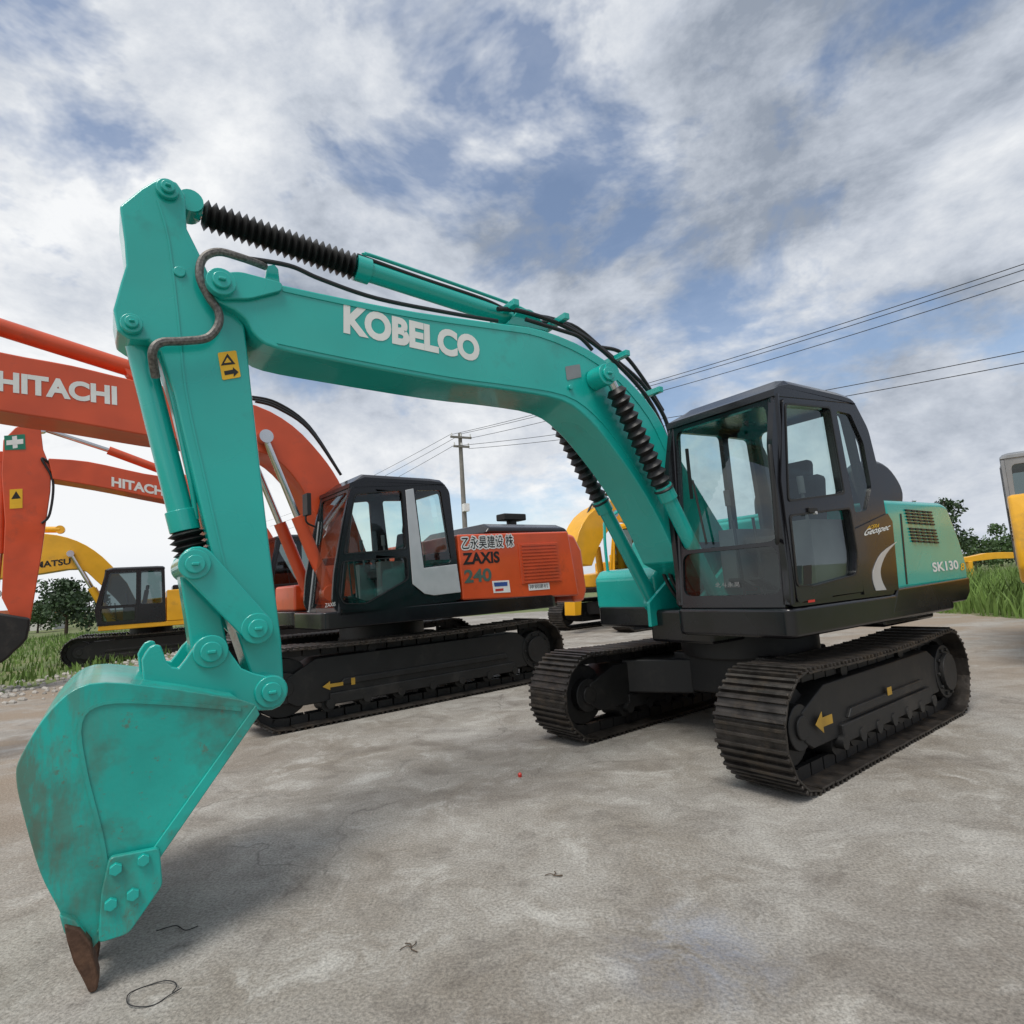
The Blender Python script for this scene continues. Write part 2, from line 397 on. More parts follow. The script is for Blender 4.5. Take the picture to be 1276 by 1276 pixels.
pf.plan([(-.6, -1.0), (-.6, 1.0), (-1.6, 1.0), (-1.8, .6), (-1.8, -.6), (-1.6, -1.0)], .88, 1.1)
obj('upper_frame', pf, BLACK, kr, bevel=.03)
for v in (-.27, .27):
    obj('boom_bracket', MB().prism([(.98, 1.0), (.98, 1.22), (.5, 1.55), (-.1, 1.62), (-.25, 1.1)], v - .02, v + .02), TEAL, kr, bevel=.01)
side = rnd(K.poly([(985, 757), (982, 715), (970, 625), (962, 555), (965, 488), (1063, 498), (1082, 535), (1096, 592), (1104, 640), (1116, 740)], V1), .06)
h1 = rnd(K.poly([(976, 504), (1031, 509), (1049, 615), (980, 624)], V1), .04)
h2 = rnd(K.poly([(982, 643), (1056, 634), (1065, 690), (1064, 716), (1012, 730), (991, 730)], V1), .04)
h3 = rnd(K.poly([(1042, 512), (1060, 516), (1076, 552), (1086, 607), (1080, 636), (1066, 639)], V1), .03)
door = rnd(K.poly([(973, 497), (1035, 503), (1060, 640), (1074, 738), (992, 751), (984, 700), (971, 600)], V1), .03)
fw = ft[0]; rw = rt[0]
cb, fmap, FL = cab(kr, side, [h1, h2, h3], .2, V1, BLACK, GLASS, fb, ft, rb, rt, (.07, .065), (.06, .955), door,
                   far_holes=[rnd([(fw - .02, 1.72), (fw - .1, 2.68), (.35, 2.70), (.33, 1.72)], .05), rnd([(.26, 1.72), (.27, 2.70), (rw + .06, 2.70), (rw - .02, 1.72)], .05), rnd([(fw + .02, 1.3), (fw + .02, 1.66), (.33, 1.66), (.33, 1.3)], .05)], rearh=(.28, .955), split=.29)
hd = MB(); p = K.p3(1012, 636, V1 + .02); hd.box((p.x, V1 + .025, p.z), (.11, .02, .04)); obj('door_handle', hd, BLACKM, cb, bevel=.006)
obj('door_emblem', MB().cyl((p.x - .02, V1 + .017, p.z - .02), (p.x - .02, V1 + .042, p.z - .02), .012, n=12), SILVER, cb)
wp = MB(); q = [fmap(.55, FL * .32, -.03), fmap(.45, FL * .66, -.03)]; wp.cyl(q[0], q[1], .009, n=8); wp.box(fmap(.42, FL * .70, -.03), (.02, .02, .42)); obj('wiper', wp, BLACKM, cb)
gr = MB(); gr.tube([fmap(1.16, FL * .3, -.05), fmap(1.19, FL * .32, -.09), fmap(1.19, FL * .7, -.09), fmap(1.16, FL * .72, -.05)], .014); obj('grab_rail', gr, BLACKM, cb)
V_, P_ = text_mesh('北斗永昊', 0); mb = MB(); mb.add([fmap(.58 + x * .22, FL * .10 + y * .036, .006) for x, y in V_], P_); obj('lettering', mb, GREYV, cb, fast=True)
bp = K.poly([(1100, 622), (1172, 626), (1180, 630), (1196, 672), (1206, 706), (1207, 724), (1119, 737), (1113, 690)], V1)
def kshift(u, v, w):
    k = max(0, min(1, (-u - 1.2) / .5)); return (u - k * .22 * (1 - (v / 1.2) ** 2), v, w)
body = obj('engine_cover', MB().loft(bp, [-1.2, -1.0, -.6, -.2, .2, .6, 1.0, V1], kshift), TEAL, kr, bevel=.045, seg=3)
obj('lower_skirt', MB().prism(K.poly([(1118, 733), (1208, 719), (1209, 738), (1205, 748), (1112, 766)], V1 + .002), .9, V1 + .006), BLACK, kr, bevel=.02)
obj('panel_seam', MB().prism(K.poly([(1121, 640), (1123, 640), (1131, 728), (1129, 728)], V1), V1 + .0005, V1 + .003), VBLK, body)
tl, tr_, brr, bl = K.poly([(1126, 634), (1160, 637), (1170, 680), (1136, 678)], V1)
for i in range(2):
    A = Vector(tl).lerp(Vector(bl), i * .52); B = Vector(tr_).lerp(Vector(brr), i * .52); D = Vector(tr_).lerp(Vector(brr), i * .52 + .44); E = Vector(tl).lerp(Vector(bl), i * .52 + .44)
    for j in range(5):
        a0 = A.lerp(B, j / 5 + .02); a1 = A.lerp(B, (j + 1) / 5 - .02); b1 = E.lerp(D, (j + 1) / 5 - .02); b0 = E.lerp(D, j / 5 + .02)
        louvres(body, [a0, a1, b1, b0], V1 + .001, 5, VBLK)
text(K, body, 'SK130', (1163, 713), (1195, 709), (1161, 701), V1 + .004, CREAM, .03)
text(K, body, '8', (1197, 711), (1202, 710), (1197, 702), V1 + .004, VYEL, .02)
decal(cb, K.poly([(1104, 640), (1110, 650), (1118, 735), (1075, 741), (1062, 660)], V1), V1 + .004, BLACK, 'rear_quarter_panel', .01)
decal(cb, K.poly(sm2([(1117, 675), (1104, 690), (1097, 708), (1098, 722), (1104, 735)], 3) + sm2([(1091, 736), (1087, 722), (1089, 706), (1098, 689), (1117, 675)], 3)[:-1], V1 + .014), V1 + .0155, SILVER, 'swoosh_stripe')
text(K, cb, 'ACERA', (1080, 660), (1095, 657), (1082, 655), V1 + .016, VYEL, .01)
text(K, cb, 'Geospec', (1074, 671), (1106, 663), (1080, 659), V1 + .016, CREAM, .02)
decal(cb, K.poly([(998, 705), (1008, 704), (1008, 728), (998, 729)], V1), V1 + .018, VBLK)
decal(cb, K.poly([(1004, 748), (1012, 747), (1012, 750), (1004, 751)], V1), V1 + .018, VRED)
hump = K.poly(sm2([(1092, 626), (1086, 585), (1092, 571), (1106, 577), (1119, 594), (1125, 610), (1124, 626)], 3), 1.1)
obj('air_cleaner', MB().loft(hump, [.84, .90, 1.04, 1.1], lambda u, v, w: (u, v, w - (.04 if v in (.84, 1.1) else 0) * (1 if w > 2.0 else 0))), BLACK, kr, bevel=.02)
obj('engine_hood', MB().bx(-.45, -1.45, -1.0, .05, 1.93, 2.02), TEAL, kr, bevel=.03)
ex = MB(); ex.tube([(-1.1, -.4, 1.98), (-1.1, -.4, 2.2), (-1.16, -.4, 2.28), (-1.3, -.4, 2.32)], .05, n=14); obj('exhaust_pipe', ex, BLACKM, kr)
obj('tool_box', MB().prism([(.76, 1.14), (.78, 1.46), (.70, 1.54), (.2, 1.56), (.2, 1.14)], -1.2, -.36), TEAL, kr, bevel=.04)
obj('fuel_tank', MB().prism([(.2, 1.14), (.2, 1.82), (.12, 1.9), (-.9, 1.92), (-.9, 1.14)], -1.2, -.36), TEAL, kr, bevel=.04)
obj('handrail', MB().tube([(.66, -1.1, 1.5), (.66, -1.1, 1.95), (.55, -1.1, 2.12), (-.2, -1.1, 2.42), (-.3, -1.1, 2.3), (-.3, -1.1, 1.9)], .016), TEAL, kr)
obj('handrail', MB().tube([(.64, -.5, 1.52), (.64, -.5, 1.95), (.5, -.5, 2.1), (.1, -.5, 2.1), (.02, -.5, 1.9)], .016), TEAL, kr)
# boom
VB = .2
up_ = sm2([(262, 343), (292, 338), (333, 350), (430, 371), (520, 388), (620, 402), (676, 411), (735, 436), (782, 472), (818, 515), (838, 555)], 3)
lo_ = sm2([(845, 700), (822, 650), (797, 606), (765, 560), (733, 522), (700, 499), (640, 487), (560, 476), (430, 452), (345, 434), (318, 418), (306, 398), (292, 386)], 3)
bpoly = K.poly(up_, VB) + [(.12, 1.46), (.0, 1.34), (.06, 1.2), (.2, 1.16), (.34, 1.24)] + K.poly(lo_, VB) + K.poly([(270, 376), (256, 358)], VB)
boom = obj('boom', MB().prism(bpoly, -VB, VB), TEAL, kr, bevel=.014)
def strip(fr, L, v, th, w, m, par, nm):
    P = [Vector(fr.lp(a, b, v)) for a, b in L]; out = []; inn = []
    for i, p in enumerate(P):
        t = (P[min(i + 1, len(P) - 1)] - P[max(i - 1, 0)]).normalized(); n = Vector((-t.y, t.x)); out.append(tuple(p + n * w)); inn.append(tuple(p - n * w))
    return obj(nm, MB().prism(out + inn[::-1], v + .0005, v + th), m, par)
strip(K, sm2([(352, 362), (430, 379), (520, 396), (620, 410), (672, 419), (728, 443), (772, 476), (808, 520), (828, 560)], 3), VB, .006, .006, TEAL, boom, 'weld_seam')
strip(K, sm2([(345, 427), (430, 445), (560, 469), (640, 480), (704, 492), (740, 516), (773, 555), (805, 602)], 3), VB, .006, .006, TEAL, boom, 'weld_seam')
text(K, boom, 'KOBELCO', (428, 415), (598, 452), (428, 378), VB + .003, CREAM, .05, 'brand_lettering')
obj('boom_tip_plate', MB().prism(rnd(K.poly([(262, 340), (300, 338), (352, 352), (352, 362), (312, 372), (275, 372), (258, 358)], VB + .03), .03), VB + .001, VB + .03), TEAL, boom, bevel=.006)
pin(K, (276, 350), VB + .075, .075, .05, TEAL, boom)
obj('hose_lug', MB().prism(K.poly([(330, 350), (333, 331), (342, 329), (347, 335), (349, 353)], .02), -.02, .02), TEAL, boom, bevel=.006)
for s_ in (1, -1):
    obj('cylinder_lug', MB().prism(K.poly([(630, 404), (648, 384), (668, 392), (684, 414)], .09), s_ * .07, s_ * .1), TEAL, boom, bevel=.006)
pin(K, (757, 466), VB + .16, .085, .15, TEAL, boom)
decal(boom, rnd(K.poly([(704, 457), (722, 454), (724, 470), (706, 474)], VB), .01), VB + .002, GREYP, 'maker_plate')
pin(K, (712, 482), VB + .02, .02, .02, TEAL, boom, cap=False)
for v in (.32, -.42):
    foot = Vector((.74, v, 1.2)); P0 = K.p3(757, 466, .32); P0 = Vector((P0.x + (.03 if v < 0 else 0), v, P0.z))
    ax = foot - P0; a = P0 + ax * .06; b = P0 + ax * .50
    cy = MB(); cy.cyl(b - ax * .02, foot, .062, n=22); cy.cyl(b - ax * .03, b + ax * .03, .075, n=22)
    cy.cyl(foot + Vector((0, -.06, 0)), foot + Vector((0, .06, 0)), .08, n=20)
    cy.tube([b + ax * .02 + Vector((.06, 0, .06)), b + ax * .2 + Vector((.07, 0, .06)), foot + Vector((.04, .0, .12))], .012)
    c_ = obj('boom_cylinder', cy, TEAL, kr, bevel=.004)
    obj('piston_rod', MB().cyl(P0, b, .035, n=16), CHROME, c_)
    obj('rubber_bellows', MB().bellows(a, b, .055, .085, 13), RUBBER, c_)
    obj('rod_eye', MB().cyl(P0 + Vector((0, -.055, 0)), P0 + Vector((0, .055, 0)), .075, n=20), TEAL, c_)
A0 = K.p3(236, 258, 0); A1 = K.p3(252, 267, 0); A2 = K.p3(442, 333, 0); A3 = K.p3(655, 403, 0)
cy = MB(); cy.cyl(A2, A3, .068, n=22); cy.cyl(A2, A2.lerp(A3, .07), .085, n=22); cy.cyl(A3 + Vector((0, -.06, 0)), A3 + Vector((0, .06, 0)), .09, n=20)
cy.tube([A2.lerp(A3, .05) + Vector((0, .03, .09)), A2.lerp(A3, .12) + Vector((0, .03, .105)), A2.lerp(A3, .9) + Vector((0, .03, .10)), A2.lerp(A3, 1.02) + Vector((0, .03, .06))], .013)
ac = obj('arm_cylinder', cy, TEAL, kr, bevel=.004)
obj('piston_rod', MB().cyl(A0, A2, .04, n=16), CHROME, ac)
obj('rubber_bellows', MB().bellows(A1, A2, .055, .088, 22), RUBBER, ac)
obj('rod_eye', MB().cyl(A0 + Vector((0, -.07, 0)), A0 + Vector((0, .07, 0)), .065, n=20).cyl(A0, A1, .05), TEAL, ac)
# arm
VA = .14
arm_px = [(149, 256), (176, 234), (198, 221), (220, 226), (231, 242), (233, 284), (252, 322), (262, 345), (290, 385), (305, 405), (313, 480), (331, 640), (351, 800), (354, 850), (352, 872), (338, 882), (324, 874), (316, 850), (299, 800), (271, 720), (243, 600), (217, 490), (200, 438), (186, 424), (160, 422), (146, 412), (141, 385), (150, 352), (157, 330), (155, 300)]
arm = obj('arm', MB().prism(K.poly(arm_px, VA), -VA, VA), TEAL, kr, bevel=.012)
strip(K, sm2([(196, 250), (210, 300), (222, 400), (232, 490), (256, 600), (284, 720), (310, 800)], 3), VA, .005, .005, TEAL, arm, 'weld_seam')
pin(K, (209, 234), VA + .03, .055, .03, TEAL, arm); pin(K, (164, 402), VA + .04, .05, .04, TEAL, arm)
pin(K, (338, 862), VA + .06, .085, .07, TEAL, arm); pin(K, (321, 783), VA + .07, .08, .09, TEAL, arm)
pin(K, (224, 338), VA + .012, .03, .02, TEAL, arm, cap=False)
decal(arm, rnd(K.poly([(271, 440), (294, 437), (300, 470), (277, 474)], VA), .01), VA + .002, VYEL, 'warning_sticker')
decal(arm, K.poly([(275, 456), (283, 441), (293, 454)], VA), VA + .0055, VBLK, 'warning_triangle', .001)
decal(arm, K.poly([(279, 453), (283, 446), (288, 452)], VA), VA + .007, VYEL, 'warning_triangle', .001)
decal(arm, K.poly([(279, 463), (290, 461), (290, 458), (297, 464), (291, 470), (291, 466), (280, 468)], VA), VA + .0055, VBLK, 'warning_arrow', .001)
B0 = K.p3(166, 405, 0); B1 = K.p3(231, 662, 0); B2 = K.p3(243, 703, 0)
cy = MB(); cy.cyl(B0, B1, .062, n=22); cy.cyl(B0.lerp(B1, .9), B1, .075, n=22); cy.cyl(B0 + Vector((0, -.1, 0)), B0 + Vector((0, .1, 0)), .075, n=20)
cy.tube([B0 + Vector((-.05, .08, -.1)), B0.lerp(B1, .2) + Vector((-.09, .05, 0)), B0.lerp(B1, .7) + Vector((-.08, .05, 0)), B1 + Vector((-.05, .03, .06))], .014)
bc = obj('bucket_cylinder', cy, TEAL, kr, bevel=.004)
obj('piston_rod', MB().cyl(B1, B2, .038, n=16), CHROME, bc)
obj('rubber_bellows', MB().bellows(B1, B1.lerp(B2, .75), .06, .09, 4), RUBBER, bc)
obj('rod_eye', MB().cyl(B2 + Vector((0, -.08, 0)), B2 + Vector((0, .08, 0)), .075, n=20), TEAL, bc)
def strap(pa, pb, ra, rb_, v0, v1):
    d = (pb - pa); d2 = Vector((d.x, d.z)).normalized(); n = Vector((-d2.y, d2.x)); out = []
    for k in range(9):
        an = PI / 2 + PI * k / 8; q = d2 * math.cos(an) + n * math.sin(an); out.append((pa.x + q.x * ra, pa.z + q.y * ra))
    for k in range(9):
        an = -PI / 2 + PI * k / 8; q = d2 * math.cos(an) + n * math.sin(an); out.append((pb.x + q.x * rb_, pb.z + q.y * rb_))
    return MB().prism(out, v0, v1)
PL = K.p3(321, 783, .2); PB = K.p3(263, 812, .1); PM = K.p3(243, 703, .1)
for sd in (1, -1):
    obj('tipping_link', strap(PM, PL, .085, .08, sd * .16, sd * .205), TEAL, kr, bevel=.01)
obj('bucket_link', strap(PM, PB, .075, .085, -.085, .085), TEAL, kr, bevel=.012)
for px, v in (((243, 703), .23), ((263, 812), .2)): pin(K, px, v, .075, .42, TEAL, kr)
# bucket
VK = .52
back = sm2([(300, 872), (205, 857), (112, 852), (62, 886), (26, 942), (20, 972), (30, 1020), (50, 1088), (74, 1136), (92, 1178)], 4)
spoly = K.poly(back, VK) + K.poly([(108, 1190), (128, 1168), (160, 1122), (205, 1055), (262, 970), (322, 888), (318, 878)], VK)
cx_ = sum(p[0] for p in spoly) / len(spoly); cw_ = sum(p[1] for p in spoly) / len(spoly)
bk = MB()
for sd in (1, -1): bk.prism(spoly, sd * (VK - .03), sd * VK)
bb = K.poly(back, VK)
inner = [(cx_ + (p[0] - cx_) * .955, cw_ + (p[1] - cw_) * .955) for p in bb]
bk.prism(bb + inner[::-1], -(VK - .03), VK - .03)
BUCKM = TEALD.copy(); BUCKM.name = 'worn_bucket_paint'
nt = BUCKM.node_tree; bs = nt.nodes['Principled BSDF']; src = bs.inputs['Base Color'].links[0].from_socket
tcn = nn(nt, 'ShaderNodeTexCoord').outputs['Object']; sxz = nn(nt, 'ShaderNodeSeparateXYZ'); nt.links.new(tcn, sxz.inputs[0])
mu = nn(nt, 'ShaderNodeMapRange'); mu.inputs[1].default_value = 4.95; mu.inputs[2].default_value = 5.5; nt.links.new(sxz.outputs[0], mu.inputs[0])
mlow = nn(nt, 'ShaderNodeMapRange'); mlow.inputs[1].default_value = .45; mlow.inputs[2].default_value = .05; nt.links.new(sxz.outputs[2], mlow.inputs[0])
mp_ = nn(nt, 'ShaderNodeMapping'); mp_.inputs['Scale'].default_value = (8, 8, 2.0); nt.links.new(tcn, mp_.inputs[0])
st_ = ramp(nt, noise(nt, mp_.outputs[0], 1.6, 7, .74), .43, .57)
wr = mth_(nt, 'MULTIPLY', mth_(nt, 'MULTIPLY', mth_(nt, 'MAXIMUM', mu.outputs[0], mlow.outputs[0]), st_), .95)
sc2 = ramp(nt, noise(nt, tcn, 11, 6, .8), .58, .66)
wr = mth_(nt, 'MAXIMUM', wr, mth_(nt, 'MULTIPLY', sc2, .6))
nt.links.new(mixc(nt, wr, src, (.13, .085, .045)), bs.inputs['Base Color'])
bucket = obj('bucket', bk, BUCKM, kr, bevel=.008)
rim = K.poly([(318, 878), (323, 890), (205, 1060), (128, 1172), (120, 1160), (196, 1048)], VK)
obj('bucket_edge_plate', MB().prism(rim, VK + .001, VK + .014), BUCKM, bucket, bevel=.005)
strip(K, sm2([(300, 884), (205, 876), (130, 876), (100, 900), (106, 960), (126, 1040), (134, 1090)], 4), VK, .007, .007, BUCKM, bucket, 'weld_seam')
cut = rnd(K.poly([(136, 1064), (198, 1052), (202, 1098), (160, 1158), (122, 1170), (126, 1110)], VK), .02)
for sd in (1, -1):
    sc_ = obj('side_cutter', MB().prism(cut, sd * (VK + .016), sd * (VK + .045)), BUCKM, bucket, bevel=.006)
    if sd == 1:
        for px in ((144, 1077), (178, 1066), (138, 1120), (165, 1108)):
            p = K.p3(*px, VK); obj('bolt', MB().cyl((p.x, VK + .044, p.z), (p.x, VK + .066, p.z), .024, n=6), TEAL, sc_, bevel=.003)
ear = K.poly(sm2([(176, 822), (186, 806), (200, 804), (207, 824), (222, 832), (238, 810), (256, 797), (280, 803), (300, 832), (330, 842), (352, 850), (354, 872), (338, 884), (310, 884)], 2) + [(300, 880), (205, 866), (180, 860)], .22)
for sd in (1, -1): obj('bucket_ear', MB().prism(ear, sd * .205, sd * .245), TEAL, bucket, bevel=.008)
pin(K, (338, 862), .262, .08, .03, TEAL, bucket); pin(K, (263, 812), .262, .08, .03, TEAL, bucket)
for v in (.50, .25, 0, -.25, -.50):
    tp = K.poly([(74, 1136), (94, 1142), (108, 1160), (104, 1172), (92, 1176), (80, 1158)], VK)
    to = obj('bucket_tooth', MB().prism(tp, v - .05, v + .05), BUCKM, bucket, bevel=.008)
    t2 = K.poly([(80, 1152), (100, 1158), (114, 1178), (117, 1200), (124, 1230), (121, 1250), (111, 1254), (103, 1234), (92, 1206), (84, 1176)], VK)
    mn = min(p[1] for p in t2); t2 = [(p[0], p[1] - min(0, mn) * max(0, min(1, (.4 - p[1]) / .4)) + .002) for p in t2]
    def tap(u, vv, w, v=v, t2=t2):
        k = max(.5, min(1, .4 + (w - min(p[1] for p in t2)) / .22)); return (u, v + (vv - v) * k, w)
    obj('tooth_tip', MB().loft(t2, [v - .066, v + .066], tap), RUST, to, bevel=.01)
obj('bucket_lip', MB().prism(K.poly([(72, 1128), (92, 1142), (124, 1172), (118, 1182), (90, 1160)], VK), -.43, .43), BUCKM, bucket, bevel=.006)
def hose(L, v, r, m=HOSE, name='hydraulic_hose', par=kr, sub=6):
    P = [K.p3(q[0], q[1], q[2] if len(q) > 2 else v) for q in L]
    return obj(name, MB().tube(P, r, n=9, sub=sub), m, par)
hose([(330, 332, .08), (300, 321), (272, 314), (253, 322), (249, 345), (260, 370), (272, 388), (272, 405), (258, 421), (228, 425), (200, 427), (190, 440), (194, 470, .12)], VA + .055, .022, BRAID, 'braided_hose')
hose([(300, 321), (360, 331), (400, 348), (470, 372), (560, 390), (620, 400)], .10, .014)
hose([(620, 385), (650, 388), (700, 405), (745, 432), (790, 475), (815, 510), (836, 560)], .13, .018)
hose([(640, 392), (690, 398), (730, 420), (765, 447), (800, 478), (828, 520), (838, 560)], .06, .018)
hose([(655, 398), (700, 412), (722, 420), (738, 436)], .17, .016)
hose([(668, 402), (712, 405), (752, 436), (775, 455)], -.02, .018)
hose([(445, 318), (520, 345), (600, 372), (628, 385)], .05, .014)
hose([(750, 433), (775, 440), (800, 470), (826, 512)], -.12, .018)
for k, vv in enumerate((-.12, -.05, .03, .1)):
    obj('hydraulic_hose', MB().tube([(.55, vv, 2.15), (.75, vv - .05, 1.85), (.85, vv - .05, 1.5), (.7, vv, 1.2), (.4, vv, 1.1)], .018), HOSE, kr)
for px in ((628, 388), (690, 404), (765, 448), (806, 492)):
    obj('hose_clamp', MB().box(K.p3(*px, .05), (.05, .34, .05)), TEAL, boom, bevel=.005)

# ============================================================ GENERIC 20 T MACHINE PARTS
def generic(fr, name, label, cat, group, body, cabm, cwm=None, det=False, vc=1.2, frm=None):
    r = fr.root(name, label, cat, group)
    undercarriage(r, 0, 1.85, .46, vc, .6, 46, 0, 1.08, detail=det)
    pf = MB().plan([(1.4, .35), (1.4, 1.35), (-2.2, 1.35), (-2.2, -1.35), (1.2, -1.35), (1.2, -.4), (.4, -.35), (.4, .35)], 1.05, 1.2)
    obj('upper_frame', pf, frm or BLACK, r, bevel=.02)
    sd = rnd([(1.42, 1.2), (1.5, 1.7), (1.22, 2.9), (-.35, 2.93), (-.4, 1.2)], .08)
    h1 = rnd([(1.34, 1.80), (1.13, 2.82), (.42, 2.84), (.42, 1.80)], .05); h2 = rnd([(1.3, 1.32), (1.36, 1.72), (.45, 1.72), (.45, 1.32)], .05); h3 = rnd([(.3, 1.8), (.3, 2.84), (-.27, 2.84), (-.3, 1.8)], .05)
    cab(r, sd, [h1, h2, h3], .36, 1.36, cabm, GLASSD, (1.44, 1.2), (1.24, 2.9), (-.4, 1.2), (-.35, 2.93), (.08, .08), (.05, .95), rnd([(1.4, 1.25), (1.45, 1.72), (1.2, 2.86), (.37, 2.87), (.37, 1.25)], .05))
    def sh(u, v, w):
        k = max(0, min(1, (-u - 2.1) / .4)); return (u - k * .25 * (1 - (v / 1.36) ** 2), v, w)
    VS = [-1.36, -1.15, -.7, -.2, .2, .7, 1.15, 1.36]
    b = obj('engine_cover', MB().prism([(-.42, 1.2), (-.42, 2.2), (-2.0, 2.2), (-2.0, 1.2)], -1.36, 1.36), body, r, bevel=.03)
    louvres(b, [(-1.3, 2.05), (-1.9, 2.05), (-1.9, 1.6), (-1.3, 1.6)], 1.362, 9, VBLK)
    obj('counterweight', MB().loft([(-2.02, 1.06), (-2.02, 2.2), (-2.4, 2.18), (-2.55, 1.9), (-2.55, 1.25), (-2.4, 1.06)], VS, sh), cwm or body, r, bevel=.05)
    obj('engine_hood', MB().bx(-.6, -1.9, -.9, .5, 2.203, 2.38), BLACK, r, bevel=.05)
    obj('tool_box', MB().prism([(1.15, 1.2), (1.15, 1.6), (.3, 1.65), (.3, 1.95), (-.42, 2.0), (-.42, 1.2)], -1.35, -.45), body, r, bevel=.04)
    return r
def fatboom(r, poly_uw, half, m, nm='boom'):
    return obj(nm, MB().prism(poly_uw, -half, half), m, r, bevel=.02)
def cylinder(r, p0, p1, p2, rod, tube, m, nm):
    """rod from p0 to p1, barrel from p1 to p2"""
    c = obj(nm, MB().cyl(p1, p2, tube, n=20).cyl(Vector(p2) + Vector((0, -.09, 0)), Vector(p2) + Vector((0, .09, 0)), tube * 1.3), m, r, bevel=.004)
    obj('piston_rod', MB().cyl(p0, p1, rod, n=14).cyl(Vector(p0) + Vector((0, -.08, 0)), Vector(p0) + Vector((0, .08, 0)), rod * 2), CHROME, c); return c

# ============================================================ ORANGE EXCAVATOR (second in the row)
Z = Fr(-2.065, 9.07, .676)
zr = Z.root('excavator', 'large orange excavator with black cab and silver door pillar, standing directly behind the teal one', 'excavator', 'orange excavators in the row')
(zt, ztf), _ = undercarriage(zr, 0, 1.86, .46, 1.195, .6, 48, 0, 1.1)
obj('arrow_marking', MB().prism([(1.45, .42), (1.36, .47), (1.36, .44), (1.2, .44), (1.2, .40), (1.36, .40), (1.36, .37)], 1.385, 1.388), VYELD, zt)
obj('sticker', MB().bx(1.05, 1.10, 1.385, 1.388, .39, .47), VYELD, zt)
ZV = 1.36
zpf = MB().plan(rnd([(1.42, .3), (1.42, 1.36), (-2.3, 1.36), (-2.6, 1.1), (-2.75, 0), (-2.6, -1.1), (-2.3, -1.36), (1.2, -1.36), (1.2, -.4), (.4, -.38), (.4, .3)], .08), 1.06, 1.27)
obj('upper_frame', zpf, BLACK, zr, bevel=.02)
zside = rnd(Z.poly([(424, 768), (414, 752), (416, 715), (426, 655), (437, 604), (552, 601), (560, 612), (575, 747)], ZV), .06)
z1 = rnd(Z.poly([(442, 616), (500, 611), (506, 684), (428, 690)], ZV), .05)
z2 = rnd(Z.poly([(426, 700), (506, 694), (508, 722), (456, 752), (428, 752), (422, 740)], ZV), .05)
z3 = rnd(Z.poly([(517, 611), (549, 611), (563, 700), (529, 708)], ZV), .05)
zdoor = rnd(Z.poly([(436, 608), (512, 606), (524, 712), (514, 740), (460, 760), (424, 760), (418, 735), (424, 680)], ZV), .04)
zfb = Z.lp(420, 766, ZV); zft = Z.lp(436, 604, ZV); zrb = Z.lp(575, 747, ZV); zrt = Z.lp(553, 601, ZV)
zcb, zfm, zL = cab(zr, zside, [z1, z2, z3], .34, ZV, BLACK, GLASS, zfb, zft, zrb, zrt, (.06, .06), (.05, .95), zdoor)
obj('door_pillar_trim', MB().prism(Z.poly([(504, 611), (514, 609), (527, 708), (568, 703), (573, 738), (540, 742), (528, 740), (513, 728), (510, 690)], ZV), ZV + .018, ZV + .03), SILVER, zcb, bevel=.006)
fpl = MB()
fpl.add([zfm(.345, zL * .02, -.012), zfm(.40, zL * .02, -.012), zfm(.40, zL * .78, -.012), zfm(.345, zL * .78, -.012), zfm(.345, zL * .02, .0), zfm(.40, zL * .02, .0), zfm(.40, zL * .78, .0), zfm(.345, zL * .78, .0)], [(0, 1, 2, 3), (7, 6, 5, 4), (0, 4, 5, 1), (1, 5, 6, 2), (2, 6, 7, 3), (3, 7, 4, 0)])
obj('silver_front_pillar', fpl, SILVER, zcb)
zm = MB(); zm.tube([(1.45, 1.3, 2.3), (1.6, 1.4, 2.35), (1.6, 1.42, 2.5)], .012); zm.box((1.6, 1.43, 2.55), (.05, .16, .26)); obj('mirror', zm, BLACKM, zcb, bevel=.01)
zb = obj('engine_cover', MB().prism(Z.poly([(570, 666), (708, 662), (722, 742), (577, 748)], ZV), -ZV, ZV), ORANGE, zr, bevel=.03)
q = Z.lp(708, 662, ZV); q2 = Z.lp(723, 742, ZV)
zcw = MB().loft([(q[0] - .01, q[1]), (q[0] - .32, q[1] - .05), (q[0] - .5, q[1] - .3), (q2[0] - .4, 1.28), (q2[0] - .3, 1.1), (q2[0] - .01, 1.1)], [-ZV, -1.1, -.6, 0, .6, 1.1, ZV], lambda u, v, w: (u + .12 * (v / ZV) ** 4 - .05, v * (1 - max(0, (-u - 2.3)) * .12), w))
obj('counterweight', zcw, ORANGE, zr, bevel=.06)
a_, b_, c_, d_ = Z.poly([(645, 678), (694, 676), (700, 724), (650, 728)], ZV)
obj('vent_panel', MB().prism([a_, b_, c_, d_], ZV + .001, ZV + .012), ORANGED, zb, bevel=.005)
louvres(zb, [Vector(a_).lerp(Vector(b_), .06), Vector(a_).lerp(Vector(b_), .94), Vector(d_).lerp(Vector(c_), .94), Vector(d_).lerp(Vector(c_), .06)], ZV + .013, 12, ORANGED)
text(Z, zb, '乙永昊建设 株', (576, 685), (640, 681), (575, 669), ZV + .004, WHITE, 0, 'lettering_outline', spread=.020)
text(Z, zb, '乙永昊建设 株', (576, 685), (640, 681), (575, 669), ZV + .0075, VBLK, .008, 'company_lettering')
text(Z, zb, 'ZAXIS', (577, 704), (623, 701), (576, 689), ZV + .004, VBLK, .035, 'model_lettering')
text(Z, zb, '240', (579, 727), (613, 724), (578, 710), ZV + .004, VDGR, .03, 'model_lettering')
